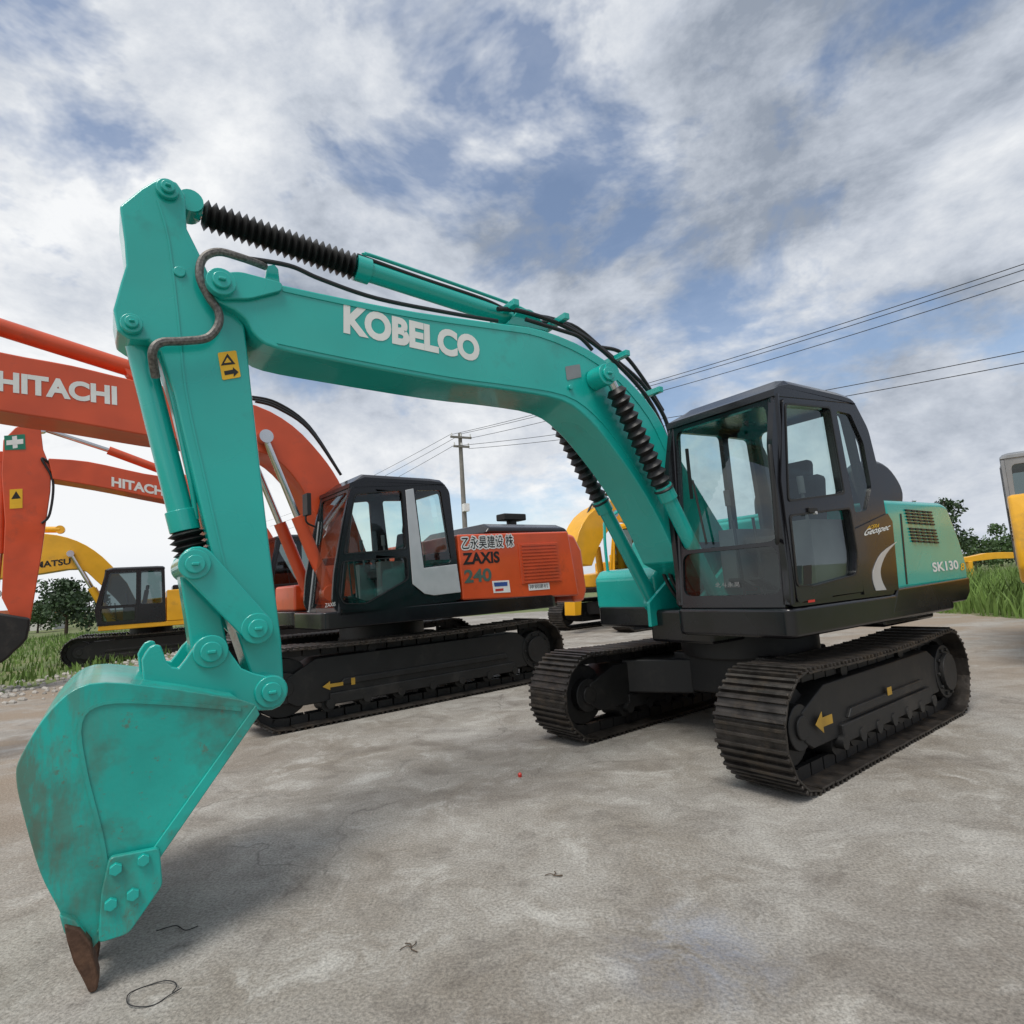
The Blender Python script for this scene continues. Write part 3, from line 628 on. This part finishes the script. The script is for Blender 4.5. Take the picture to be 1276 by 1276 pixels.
decal(zb, Z.poly([(613, 724), (634, 723), (636, 738), (615, 739)], ZV), ZV + .002, WHITE); decal(zb, Z.poly([(615, 726), (632, 725), (632, 730), (616, 731)], ZV), ZV + .006, VBLU, 'sticker_mark', .001); decal(zb, Z.poly([(617, 734), (627, 733), (627, 736), (617, 737)], ZV), ZV + .006, VRED, 'sticker_mark', .001)
decal(zb, Z.poly([(658, 728), (684, 726), (685, 734), (659, 736)], ZV), ZV + .002, WHITE); text(Z, zb, '神钢建机', (660, 734), (683, 732), (660, 729), ZV + .006, VBLK)
hq = Z.lp(585, 660, .6); hq2 = Z.lp(690, 655, .6)
obj('engine_hood', MB().loft([(hq[0], hq[1] - .1), (hq[0] - .1, hq[1] + .07), (hq2[0] + .1, hq[1] + .07), (hq2[0], hq[1] - .1)], [-1.0, -.8, .8, 1.0], lambda u, v, w: (u, v, w - (.08 if (abs(v) > .9 and w > hq[1]) else 0))), BLACK, zr, bevel=.04)
ze = Z.p3(637, 645, .1); obj('exhaust_pipe', MB().cyl((ze.x, ze.y, ze.z - .3), (ze.x, ze.y, ze.z + .02), .09).box((ze.x - .0, ze.y, ze.z), (.5, .25, .12)), BLACKM, zr, bevel=.02)
text(Z, zr, 'ZAXIS', (405, 757), (418, 755), (405, 752), ZV + .02, CREAM, 0, 'model_lettering')
obj('tool_box', MB().prism([(1.15, 1.27), (1.15, 1.65), (.3, 1.7), (.3, 1.95), (-.42, 2.0), (-.42, 1.27)], -1.35, -.45), ORANGE, zr, bevel=.04)
ZB = .3
zup = sm2([(-110, 410), (0, 438), (90, 455), (170, 474), (250, 489), (320, 505), (365, 530), (400, 566), (422, 598), (436, 630)], 3)
zlo = sm2([(410, 690), (396, 650), (374, 605), (346, 574), (318, 562), (250, 552), (185, 543), (90, 526), (0, 512), (-110, 490)], 3)
zbm = fatboom(zr, Z.poly(zup, ZB) + [(.25, 1.8), (.2, 1.45), (.45, 1.35)] + Z.poly(zlo, ZB), ZB, ORANGED)
text(Z, zbm, 'HITACHI', (-4, 487), (146, 505), (-4, 461), ZB + .004, CREAM, .045, 'brand_lettering')
a3 = Z.p3(170, 462, 0)
cylinder(zr, Z.p3(-190, 345, 0), Z.p3(-100, 376, 0), a3, .05, .1, ORANGED, 'arm_cylinder')
for v in (.38, -.38):
    t_ = Z.p3(330, 545, .38); ft_ = Vector((.95, v, 1.5)); cylinder(zr, (t_.x, v, t_.z), tuple(Vector((t_.x, v, t_.z)).lerp(ft_, .5)), tuple(ft_), .045, .085, ORANGED, 'boom_cylinder')
tip = Z.lp(-110, 450, ZB)
obj('arm', MB().prism([(tip[0] + .1, tip[1] + .9), (tip[0] - .3, tip[1] + .8), (tip[0] - .35, tip[1] - .2), (tip[0] + .2, tip[1] - 3.0), (tip[0] + .5, tip[1] - 3.0), (tip[0] + .5, tip[1])], -.2, .2), ORANGED, zr, bevel=.02)
for k in range(3):
    P = [Z.p3(318 - k * 4, 500 - k * 3, .1 - .1 * k), Z.p3(345, 508 - k * 3, .1 - .1 * k), Z.p3(385, 535 - k * 2, .1 - .1 * k), Z.p3(425, 592, .1 - .1 * k)]
    obj('hydraulic_hose', MB().tube(P, .022), HOSE, zr)

# ============================================================ THIRD: smaller looking orange excavator further left
N = Fr(-5.5, 15.8, .68)
nr = generic(N, 'excavator', 'orange excavator further back on the left, half hidden by the larger orange one', 'excavator', 'orange excavators in the row', ORANGE, BLACK)
nup = sm2([(60, 571), (110, 575), (180, 590), (240, 600), (300, 625), (335, 660), (350, 690)], 3)
nlo = sm2([(318, 720), (300, 680), (270, 652), (238, 631), (180, 618), (120, 606), (66, 597)], 3)
nb = fatboom(nr, N.poly(nup, .3) + [(.3, 1.7), (.45, 1.35)] + N.poly(nlo, .3), .3, ORANGED)
text(N, nb, 'HITACHI', (139, 606), (208, 619), (139, 594), .304, CREAM, .04, 'brand_lettering')
narm = obj('arm', MB().prism(N.poly([(4, 548), (20, 532), (50, 526), (54, 560), (64, 585), (63, 612), (52, 690), (36, 785), (22, 785), (2, 745), (6, 650), (2, 590)], .2), -.2, .2), ORANGED, nr, bevel=.02)
decal(narm, N.poly([(5, 543), (31, 541), (32, 560), (6, 561)], .2), .203, VGRN, 'safety_sign')
decal(narm, N.poly([(15, 544), (21, 543), (22, 558), (16, 559)], .2), .207, WHITE, 'cross_mark', .001); decal(narm, N.poly([(8, 549), (29, 547), (29, 553), (8, 555)], .2), .2085, WHITE, 'cross_mark', .001)
decal(narm, N.poly([(12, 610), (28, 609), (28, 633), (12, 634)], .2), .203, VYEL, 'warning_sticker'); decal(narm, N.poly([(14, 622), (20, 612), (26, 621)], .2), .207, VBLK, 'warning_triangle', .001)
cylinder(nr, N.p3(52, 534, 0), N.p3(135, 561, 0), N.p3(250, 604, 0), .05, .095, ORANGED, 'arm_cylinder')
for v in (.42, -.42):
    t_ = N.p3(262, 640, .42); cylinder(nr, (t_.x, v, t_.z), tuple(Vector((t_.x, v, t_.z)).lerp(Vector((1.0, v, 1.3)), .45)), (1.0, v, 1.3), .05, .1, ORANGED, 'boom_cylinder')
obj('hydraulic_hose', MB().tube([N.p3(62, 577, .22), N.p3(52, 572, .24), N.p3(66, 600, .25), N.p3(62, 640, .24), N.p3(52, 652, .22)], .025), HOSE, nr)
obj('bucket', MB().prism(N.poly(sm2([(38, 770), (34, 796), (18, 812), (2, 826), (-22, 826), (-50, 800), (-40, 776), (0, 764)], 2), .5), -.5, .5), BLACKM, nr, bevel=.05)
cylinder(nr, N.p3(-5, 740, 0), N.p3(0, 690, 0), N.p3(2, 570, 0), .045, .085, ORANGED, 'bucket_cylinder')

# ============================================================ YELLOW, far left
Y1 = Fr(-12.35, 20.2, .55, -.22)
yr = generic(Y1, 'excavator', 'yellow excavator with black cab at far left, tracks on grass beyond the orange machines', 'excavator', 'yellow excavators in the yard', YELLOW, BLACK, frm=YELLOW)
yup = sm2([(-60, 674), (0, 668), (56, 665), (96, 674), (128, 694), (158, 726)], 3)
ylo = sm2([(144, 746), (120, 724), (98, 709), (50, 715), (0, 721), (-60, 730)], 3)
yb = fatboom(yr, Y1.poly(yup, .3) + [(.3, 1.6), (.5, 1.3)] + Y1.poly(ylo, .3), .3, YELLOW)
text(Y1, yb, 'KOMATSU', (22, 711), (88, 703), (22, 703), .305, VBLK, .03, 'brand_lettering')
cylinder(yr, Y1.p3(-50, 640, 0), Y1.p3(0, 660, 0), Y1.p3(75, 660, 0), .05, .1, YELLOW, 'arm_cylinder')
for v in (.4, -.4):
    t_ = Y1.p3(88, 690, .4); cylinder(yr, (t_.x, v, t_.z), tuple(Vector((t_.x, v, t_.z)).lerp(Vector((1.1, v, 1.3)), .5)), (1.1, v, 1.3), .05, .1, YELLOW, 'boom_cylinder')
tip = Y1.lp(-60, 690, .3)
obj('arm', MB().prism([(tip[0] - .3, tip[1] + .6), (tip[0] + .2, tip[1] + .6), (tip[0] + .4, tip[1] - 2.2), (tip[0] + .1, tip[1] - 2.2)], -.2, .2), YELLOW, yr, bevel=.02)

# ============================================================ YELLOW, behind the teal boom
Y2 = Fr(3.6, 18.2, .68)
y2 = generic(Y2, 'excavator', 'yellow excavator with its arched boom showing behind the teal cylinders', 'excavator', 'yellow excavators in the yard', YELLOW, YELLOW)
y2b = fatboom(y2, Y2.poly(sm2([(714, 702), (722, 662), (742, 634), (786, 617), (838, 625), (872, 660)], 3) + sm2([(840, 680), (804, 652), (774, 650), (752, 670), (738, 705)], 3), .3), .3, YELLOW)
t_ = Y2.p3(765, 640, .42)
for v in (.42, -.42): cylinder(y2, (t_.x, v, t_.z), tuple(Vector((t_.x, v, t_.z)).lerp(Vector((1.0, v, 1.3)), .45)), (1.0, v, 1.3), .05, .1, YELLOW, 'boom_cylinder')
tq = Y2.lp(726, 702, .3); obj('arm', MB().prism([(tq[0] - .15, tq[1] + .3), (tq[0] + .25, tq[1] + .25), (tq[0] + .35, .5), (tq[0] + .1, .5)], -.2, .2), YELLOW, y2, bevel=.02)
for k in range(2):
    obj('hydraulic_hose', MB().tube([Y2.p3(724, 670, .1 * k), Y2.p3(738, 628, .1 * k), Y2.p3(770, 614 - k * 3, .1 * k), Y2.p3(806, 616, .1 * k)], .03), HOSE, y2)

# ============================================================ YELLOW, right edge
Y3 = Fr(8.87, 8.5, -2.264)
y3 = generic(Y3, 'excavator', 'yellow excavator with grey cab cut off by the right edge, seen from behind', 'excavator', 'yellow excavators in the yard', YELLOW, GREYP, vc=.9)
gb = [(.1, 1.65), (1.2, 3.2), (2.0, 3.9), (2.6, 4.1), (5.6, 3.6), (5.6, 3.3), (2.9, 3.4), (2.2, 3.1), (1.6, 2.5), (.5, 1.4)]
fatboom(y3, gb, .28, YELLOW)
obj('arm', MB().prism([(5.2, 4.1), (5.6, 4.1), (5.8, 3.3), (5.2, .9), (4.9, .9)], -.18, .18), YELLOW, y3, bevel=.02)
cylinder(y3, (5.3, 0, 4.0), (3.9, 0, 4.15), (2.3, 0, 4.2), .05, .09, YELLOW, 'arm_cylinder')

# ============================================================ distant yellow boom lying on the field
pA = at_depth(1196, 690, 30); pBm = at_depth(1262, 686, 30)
lb = MB(); Lb = (pBm - pA).length
lb.prism([(0, 1.08), (0, 1.30), (Lb * .45, 1.48), (Lb * .7, 1.48), (Lb + 1, 1.36), (Lb + 1, 1.10), (Lb * .6, 1.16)], -.2, .2)
for u in (.2, Lb + .5): lb.bx(u, u + .2, -.25, .25, 0, 1.12)
o = obj('loader_boom', lb, YELLOW, bevel=.02); o.location = (pA.x, 30, -.01); tag(o, 'long low yellow boom on stands beyond the tall grass at right', 'machine part')

# ============================================================ GROUND
def dip(x):
    t = max(0, min(1, (-x - 10.0) / 4)); return -.22 * t * t * (3 - 2 * t)
xs = [-900, -300, -100, -50, -30, -20, -16, -14, -13, -12, -11.5, -11, -10.5, -10, -6, 0, 6, 12, 20, 40, 100, 300, 900]; ys = [-300, -60, -10, 0, 5, 10, 15, 20, 30, 50, 100, 300, 1500]
g = MB(); g.v = [(x, y, dip(x) - .012) for y in ys for x in xs]
nx_ = len(xs); g.f = [(j * nx_ + i, j * nx_ + i + 1, (j + 1) * nx_ + i + 1, (j + 1) * nx_ + i) for j in range(len(ys) - 1) for i in range(nx_ - 1)]
gm = bpy.data.materials.new('field_soil'); gm.use_nodes = True; nt = gm.node_tree; b = nt.nodes['Principled BSDF']; tc = nn(nt, 'ShaderNodeTexCoord').outputs['Object']
c = mixc(nt, ramp(nt, noise(nt, tc, .35, 5, .65), .4, .62), (.095, .14, .035), (.16, .165, .065)); c = mixc(nt, ramp(nt, noise(nt, tc, 1.3, 5, .7), .55, .7), c, (.22, .19, .14))
nt.links.new(c, b.inputs['Base Color']); b.inputs['Roughness'].default_value = .95
go = obj('ground', g, gm, fast=True); go['kind'] = 'structure'; go['label'] = 'grassy field surrounding the concrete yard'; go['category'] = 'ground'
pts = []
def edge(x0, y0, x1, y1, n, a):
    for i in range(n):
        t = i / n; pts.append((x0 + (x1 - x0) * t + R.uniform(-a, a), y0 + (y1 - y0) * t + R.uniform(-a, a)))
edge(-9.9, -9, 11, -9, 10, .1); edge(11, -9, 10.9, 30, 90, .16); edge(10.9, 30, -10, 30, 40, .2); edge(-10, 30, -9.9, -9, 90, .18)
cm = bpy.data.materials.new('stained_concrete'); cm.use_nodes = True; nt = cm.node_tree; b = nt.nodes['Principled BSDF']; tc = nn(nt, 'ShaderNodeTexCoord').outputs['Object']
wn = nn(nt, 'ShaderNodeTexNoise'); wn.inputs['Scale'].default_value = 1.6; wn.inputs['Detail'].default_value = 4; nt.links.new(tc, wn.inputs['Vector'])
wv = nn(nt, 'ShaderNodeVectorMath', operation='MULTIPLY_ADD'); nt.links.new(wn.outputs['Color'], wv.inputs[0]); wv.inputs[1].default_value = (.8, .8, .8); nt.links.new(tc, wv.inputs[2]); wt = wv.outputs[0]
na = noise(nt, wt, .75, 7, .68)
c = mixc(nt, ramp(nt, na, .36, .64), (.235, .21, .175), (.35, .335, .305))
nb_ = noise(nt, wt, 2.7, 7, .74)
c = mixc(nt, ramp(nt, nb_, .52, .68), c, (.42, .405, .37))
c = mixc(nt, ramp(nt, nb_, .34, .47, K1, K0), c, mixc(nt, .5, c, (.11, .095, .08)))
mps = nn(nt, 'ShaderNodeMapping'); mps.inputs['Rotation'].default_value = (0, 0, .62); mps.inputs['Scale'].default_value = (.35, 1.1, 1); nt.links.new(wt, mps.inputs[0])
nd = noise(nt, mps.outputs[0], .9, 5, .68)
c = mixc(nt, ramp(nt, nd, .50, .64), c, mixc(nt, .5, c, (.13, .11, .09)))
spk = noise(nt, tc, 70, 3, .75); c = mixc(nt, .6, c, mixc(nt, ramp(nt, spk, .34, .66), (.2, .2, .2), (.8, .8, .8)), 'OVERLAY')
c = mixc(nt, ramp(nt, spk, .27, .31, K1, K0), c, (.08, .07, .06))
vo = nn(nt, 'ShaderNodeTexVoronoi', feature='DISTANCE_TO_EDGE'); vo.inputs['Scale'].default_value = .33; nt.links.new(wt, vo.inputs['Vector'])
ck = ramp(nt, vo.outputs['Distance'], .0005, .004, K1, K0)
c = mixc(nt, mth_(nt, 'MULTIPLY', mth_(nt, 'MULTIPLY', ck, ramp(nt, na, .46, .58)), .55), c, (.07, .06, .05))
# faint spilled blue paint
bpx = at_ground(870, 1185); vd = nn(nt, 'ShaderNodeVectorMath', operation='DISTANCE'); nt.links.new(tc, vd.inputs[0]); vd.inputs[1].default_value = (bpx.x, bpx.y, 0)
bf = mth_(nt, 'MULTIPLY', ramp(nt, vd.outputs['Value'], .05, .42, K1, K0), mth_(nt, 'MULTIPLY', ramp(nt, nb_, .42, .58), .42))
c = mixc(nt, bf, c, (.17, .23, .36))
sx = nn(nt, 'ShaderNodeSeparateXYZ'); nt.links.new(wt, sx.inputs[0])
m1 = nn(nt, 'ShaderNodeMapRange'); m1.inputs[1].default_value = -1.6; m1.inputs[2].default_value = -4.6; nt.links.new(sx.outputs[0], m1.inputs[0])
m2 = nn(nt, 'ShaderNodeMapRange'); m2.inputs[1].default_value = 4.6; m2.inputs[2].default_value = 8.0; nt.links.new(sx.outputs[0], m2.inputs[0])
dm = mth_(nt, 'MULTIPLY', mth_(nt, 'MAXIMUM', m1.outputs[0], m2.outputs[0]), ramp(nt, nd, .36, .56))
c = mixc(nt, dm, c, mixc(nt, ramp(nt, spk, .4, .6), (.21, .16, .11), (.34, .28, .215)))
nt.links.new(c, b.inputs['Base Color']); b.inputs['Roughness'].default_value = .8
bn = nn(nt, 'ShaderNodeBump'); bn.inputs['Strength'].default_value = .55; bn.inputs['Distance'].default_value = .014
nt.links.new(noise(nt, tc, 14, 5, .8), bn.inputs['Height']); nt.links.new(bn.outputs[0], b.inputs['Normal'])
cy_ = MB(); cy_.v = [(x, y, dip(x) + .0) for x, y in pts]; cy_.f = [tuple(range(len(pts)))]
co = obj('concrete_yard', cy_, cm, fast=True); co['kind'] = 'structure'; co['label'] = 'cracked and stained concrete yard'; co['category'] = 'pavement'
def grass(name, n, xr, yr_, hr_, label, m=GRASSM, wid=.012):
    V = []; Fc = []
    for i in range(n):
        x = R.uniform(*xr); y = R.uniform(*yr_); h = R.uniform(*hr_) * (.5 + .5 * math.sin(x * 1.7 + y * .9) ** 2 + .25); a = R.uniform(0, 2 * PI); l = R.uniform(.1, .5) * h
        w_ = wid * R.uniform(.7, 1.6); z = dip(x) - .012; dx, dy = math.cos(a) * w_, math.sin(a) * w_; b_ = R.uniform(0, 2 * PI); lx, ly = math.cos(b_) * l, math.sin(b_) * l
        o = len(V); V += [(x - dx, y - dy, z), (x + dx, y + dy, z), (x + dx * .8 + lx * .35, y + dy * .8 + ly * .35, z + h * .6), (x - dx * .8 + lx * .35, y - dy * .8 + ly * .35, z + h * .6), (x + lx, y + ly, z + h)]
        Fc += [(o, o + 1, o + 2, o + 3), (o + 3, o + 2, o + 4)]
    mb = MB(); mb.v = V; mb.f = Fc; o = obj(name, mb, m, fast=True); tag(o, label, 'grass', kind='stuff'); return o
grass('tall_grass', 16000, (11, 24), (9, 29), (.35, .95), 'tall green weeds growing beyond the yard at right', wid=.018)
grass('field_grass', 14000, (-34, -10.6), (9, 45), (.08, .32), 'short rough grass growing beyond the yard at left', wid=.02)
st = MB()
for i in range(900):
    x = -10.2 + R.gauss(0, .9); y = R.uniform(8, 22)
    s_ = R.uniform(.015, .06); st.rings([(x, y, dip(x) - .01), (x, y, dip(x) + s_ * .5), (x + .01, y, dip(x) + s_ * .9)], [s_, s_ * 1.05, s_ * .5], 5)
tag(obj('gravel', st, STONE, fast=True), 'pale gravel scattered along the left edge of the yard', 'gravel', kind='stuff')
p = at_ground(187, 1241); L = [(p.x + .085 * math.cos(t) * (1 + .1 * math.sin(3 * t)), p.y + .07 * math.sin(t), .008 + .006 * math.sin(2 * t)) for t in [i * 2 * PI / 24 for i in range(24)]] + [(p.x + .11, p.y + .02, .01)]
tag(obj('wire_loop', MB().tube(L, .0022, n=6, sub=2), WIREM), 'thin dark wire loop lying on the concrete beside the bucket teeth', 'wire')
p = at_ground(222, 1160); tag(obj('wire_scrap', MB().tube([(p.x - .10, p.y, .006), (p.x - .03, p.y + .03, .008), (p.x + .04, p.y - .01, .006), (p.x + .08, p.y + .02, .006)], .0022, n=6), WIREM), 'short bent scrap of dark wire right of the bucket', 'wire')
p = at_ground(648, 968); rb_ = MB(); rb_.rings([(p.x, p.y, 0), (p.x, p.y, .02), (p.x + .005, p.y, .03)], [.014, .017, .008], 7); tag(obj('red_cap', rb_, VRED), 'tiny red cap lying on concrete in front of the tracks', 'litter')
for px, lab in (((690, 1092), 'dry twig lying on the concrete in the middle foreground'), ((512, 1182), 'small curled dry leaf on the concrete near the bottom edge')):
    p = at_ground(*px); q = MB()
    for k in range(4):
        a = R.uniform(0, 6.28); q.tube([(p.x, p.y, .006), (p.x + .02 * math.cos(a), p.y + .02 * math.sin(a), .008), (p.x + .045 * math.cos(a + .5), p.y + .045 * math.sin(a + .5), .004)], .0022, n=5, sub=3)
    tag(obj('twig' if px[0] == 690 else 'dry_leaf', q, BARK), lab, 'litter')

# ============================================================ trees
def tree(px, py_top, Y, cw, label, m=LEAFD, nleaf=1500, grp='trees beyond the yard'):
    top = at_depth(px, py_top, Y); h = top.z - dip(top.x); x = top.x; z0 = dip(x) - .02
    r = bpy.data.objects.new('tree', None); C.objects.link(r); r.location = (x, Y, z0); tag(r, label, 'tree', grp)
    tk = MB(); tk.rings([(0, 0, 0), (.05, 0, h * .3), (-.03, 0, h * .6), (0, 0, h * .9)], [h * .03, h * .024, h * .015, h * .005], 8)
    cl = []
    for i in range(9):
        a = R.uniform(0, 2 * PI); rr = R.uniform(.1, .5) * cw; zz = h * R.uniform(.25, .86); k = 1 - .5 * abs(zz / h - .5)
        c_ = Vector((math.cos(a) * rr * k, math.sin(a) * rr * k, zz)); cl.append((c_, R.uniform(.2, .34) * cw))
        tk.rings([(0, 0, zz * .6), c_ * .6 + Vector((0, 0, zz * .3)), c_], [h * .012, h * .008, h * .004], 5)
    cl.append((Vector((0, 0, h * .86)), .2 * cw))
    obj('trunk', tk, BARK, r)
    V = []; Fc = []
    for i in range(nleaf):
        c_, rad = R.choice(cl); d = Vector((R.gauss(0, 1), R.gauss(0, 1), R.gauss(0, .8))).normalized() * rad * R.uniform(.35, 1.08); p = c_ + d
        if p.z > h or p.z < .1: continue
        s_ = R.uniform(.05, .09) * cw ** .6; a1 = Vector((R.gauss(0, 1), R.gauss(0, 1), R.gauss(0, 1))).normalized(); a2 = a1.cross(Vector((R.gauss(0, 1), R.gauss(0, 1), R.gauss(0, 1)))).normalized()
        o = len(V); V += [p - a1 * s_, p - a2 * s_ * .6, p + a1 * s_, p + a2 * s_ * .6]; Fc.append((o, o + 1, o + 2, o + 3))
    mb = MB(); mb.v = V; mb.f = Fc; obj('crown', mb, m, r, fast=True)
tree(84, 720, 46, 4.2, 'round dark tree behind the far left yellow excavator boom', nleaf=2200)
tree(48, 748, 55, 3.2, 'low tree at far left beside the small house', LEAF)
tree(112, 735, 62, 3.4, 'tree just left of the far yellow cab', LEAF)
tree(1135, 614, 44, 1.5, 'slim tree top showing just above the teal engine cover', nleaf=1000)
tree(1174, 613, 42, 2.6, 'tallest dark tree at right behind the teal rear end', nleaf=1700)
tree(1210, 668, 52, 3.0, 'low tree right of the tallest tree', LEAF)
tree(1240, 652, 62, 4.0, 'broad tree left of the yellow machine at the right edge', LEAF, nleaf=2000)
tree(1268, 662, 68, 4.2, 'tree partly behind the yellow machine at the right edge')
tree(230, 742, 70, 5, 'distant tree behind the far yellow engine cover', LEAF)
tree(680, 690, 80, 6, 'distant tree behind the orange counterweight', LEAF)
hp_ = at_depth(42, 772, 64); hr_o = bpy.data.objects.new('house', None); C.objects.link(hr_o); hr_o.location = (hp_.x, 64, dip(-20) - .02); hr_o.rotation_euler.z = .3; tag(hr_o, 'small pale house with clay coloured roof beyond the field at left', 'house')
obj('wall', MB().bx(-2.5, 2.5, -1.8, 1.8, 0, 1.7), WALLM, hr_o); rfm = MB().prism([(-2.8, 1.7), (2.8, 1.7), (2.2, 2.3), (-2.2, 2.3)], -2.0, 2.0); obj('roof', rfm, ROOF, hr_o)
obj('door', MB().bx(-.4, .4, -1.82, -1.8, 0, 1.4), BLACKM, hr_o); obj('window', MB().bx(1.2, 1.9, -1.82, -1.8, .7, 1.3), GLASSD, hr_o)
# ============================================================ pole and wires
def pole(base, top_z, label, rz):
    r = bpy.data.objects.new('utility_pole', None); C.objects.link(r); r.location = base; r.rotation_euler.z = rz; tag(r, label, 'pole', 'utility poles')
    obj('pole_shaft', MB().cyl((0, 0, 0), (0, 0, top_z), .16, .10, n=14), WOOD, r)
    for dz, w_ in ((.25, 1.2), (.75, .9)):
        a = obj('crossarm', MB().box((0, -.12, top_z - dz), (w_, .1, .1)), WOOD, r)
        for k in (-.45, 0, .45): obj('insulator', MB().cyl((k * w_, -.12, top_z - dz + .05), (k * w_, -.12, top_z - dz + .2), .04, n=8), CREAM, a)
    return r
P1 = at_depth(573, 540, 31); pl1 = pole((P1.x, 31, 0), P1.z, 'concrete utility pole with two crossarms behind the orange engine hood', .5)
bxp = at_depth(573, 633, 30.8); o = obj('junction_box', MB().box((0, 0, 0), (.3, .3, .4)), WHITE, pl1); o.location = (0, -.25, bxp.z)
P2 = at_depth(1420, 282, 13.5); pole((P2.x, 13.5, 0), P2.z, 'utility pole outside the right edge carrying the overhead cables', .5)
def wire(a, b, sag, label):
    L = [a.lerp(b, i / 24) - Vector((0, 0, sag * 4 * (i / 24) * (1 - i / 24))) for i in range(25)]
    tag(obj('overhead_cable', MB().tube(L, .012, n=5, sub=1), WIREM), label, 'cable', 'overhead cables')
for (ax, ay), (bx_, by_), lab in (((560, 542), (1420, 280), 'topmost overhead cable running to the upper right'), ((573, 541), (1420, 288), 'second overhead cable, just under the topmost one'), ((586, 546), (1420, 302), 'third overhead cable from the top at right'), ((563, 556), (1420, 408), 'fourth overhead cable, upper of the lower pair at right'), ((584, 559), (1420, 424), 'lowest overhead cable at right')):
    wire(at_depth(ax, ay, 31), at_depth(bx_, by_, 13.5), .35, lab)
for (ax, ay), dx, lab in (((560, 542), 0, 'upper cable descending left from the pole'), ((575, 541), 6, 'middle cable descending left from the pole'), ((564, 556), 14, 'lower cable descending left from the pole')):
    wire(at_depth(ax, ay, 31), at_depth(330 + dx, 650 + dx, 75), .5, lab)

# ============================================================ sky and sun
W = bpy.data.worlds.new('World'); SC.world = W; W.use_nodes = True; nt = W.node_tree; nt.nodes.clear()
out = nn(nt, 'ShaderNodeOutputWorld'); sky = nn(nt, 'ShaderNodeTexSky', sky_type='NISHITA'); sky.sun_disc = False
EL, AZ = math.radians(62), math.radians(205)
sky.sun_elevation = EL; sky.sun_rotation = AZ
bg1 = nn(nt, 'ShaderNodeBackground'); bg1.inputs[1].default_value = .15; nt.links.new(sky.outputs[0], bg1.inputs[0])
tc = nn(nt, 'ShaderNodeTexCoord').outputs['Generated']; sx = nn(nt, 'ShaderNodeSeparateXYZ'); nt.links.new(tc, sx.inputs[0])
def mth(*a): return mth_(nt, *a)
X_, Z_ = sx.outputs[0], sx.outputs[2]
mpd = nn(nt, 'ShaderNodeMapping'); mpd.inputs['Scale'].default_value = (1, 1, 1.7); mpd.inputs['Rotation'].default_value = (0, .12, .3); mpd.inputs['Location'].default_value = (7.3, 3.7, 1.1); nt.links.new(tc, mpd.inputs[0])
pv = mpd.outputs[0]
n1 = noise(nt, pv, 3.1, 6, .60, .25)
cov = mth('MULTIPLY_ADD', X_, .04, n1)
cf = mth('MAXIMUM', ramp(nt, cov, .33, .47), .22)
offv = nn(nt, 'ShaderNodeVectorMath', operation='ADD'); nt.links.new(pv, offv.inputs[0]); offv.inputs[1].default_value = (5.3, 2.1, 1.7)
n3 = noise(nt, offv.outputs[0], 2.8, 7, .64, .2)
low = mth('MAXIMUM', mth('SUBTRACT', .40, Z_), 0.)
sh = mth('ADD', mth('MULTIPLY_ADD', X_, -.06, n3), mth('MULTIPLY', low, mth('SUBTRACT', .42, X_)))
sh = mth('ADD', sh, mth('MULTIPLY', mth('SUBTRACT', n1, .5), .42))
rp = nn(nt, 'ShaderNodeValToRGB'); e = rp.color_ramp.elements; e[0].position = .32; e[0].color = (.30, .345, .42, 1); e[1].position = .68; e[1].color = (.93, .945, .96, 1); k = e.new(.47); k.color = (.57, .615, .69, 1)
nt.links.new(sh, rp.inputs[0])
hzm = mth('MULTIPLY', ramp(nt, Z_, .0, .09, K1, K0), .5)
skc = mixc(nt, hzm, rp.outputs[0], (.72, .77, .85))
bg2 = nn(nt, 'ShaderNodeBackground'); nt.links.new(skc, bg2.inputs[0]); bg2.inputs[1].default_value = 1.0
mx = nn(nt, 'ShaderNodeMixShader'); nt.links.new(mth('MAXIMUM', cf, hzm), mx.inputs[0]); nt.links.new(bg1.outputs[0], mx.inputs[1]); nt.links.new(bg2.outputs[0], mx.inputs[2]); nt.links.new(mx.outputs[0], out.inputs[0])
sl = bpy.data.lights.new('sun', 'SUN'); sl.energy = 2.5; sl.angle = math.radians(24); sl.color = (1, .95, .88); so = bpy.data.objects.new('sun', sl); C.objects.link(so)
sd_ = Vector((math.sin(AZ) * math.cos(EL), math.cos(AZ) * math.cos(EL), math.sin(EL))); so.rotation_euler = sd_.to_track_quat('Z', 'Y').to_euler()
# ============================================================ camera
cam = bpy.data.cameras.new('camera'); co_ = bpy.data.objects.new('camera', cam); C.objects.link(co_)
cam.sensor_width = 36; cam.lens = F / 1276 * 36; cam.clip_end = 5000; cam.clip_start = .05
M = Matrix((RT, UP, -FWD)).transposed().to_4x4(); M.translation = (0, 0, H); co_.matrix_world = M
SC.camera = co_
SC.view_settings.view_transform = 'Standard'; SC.view_settings.look = 'None'; SC.view_settings.exposure = 0
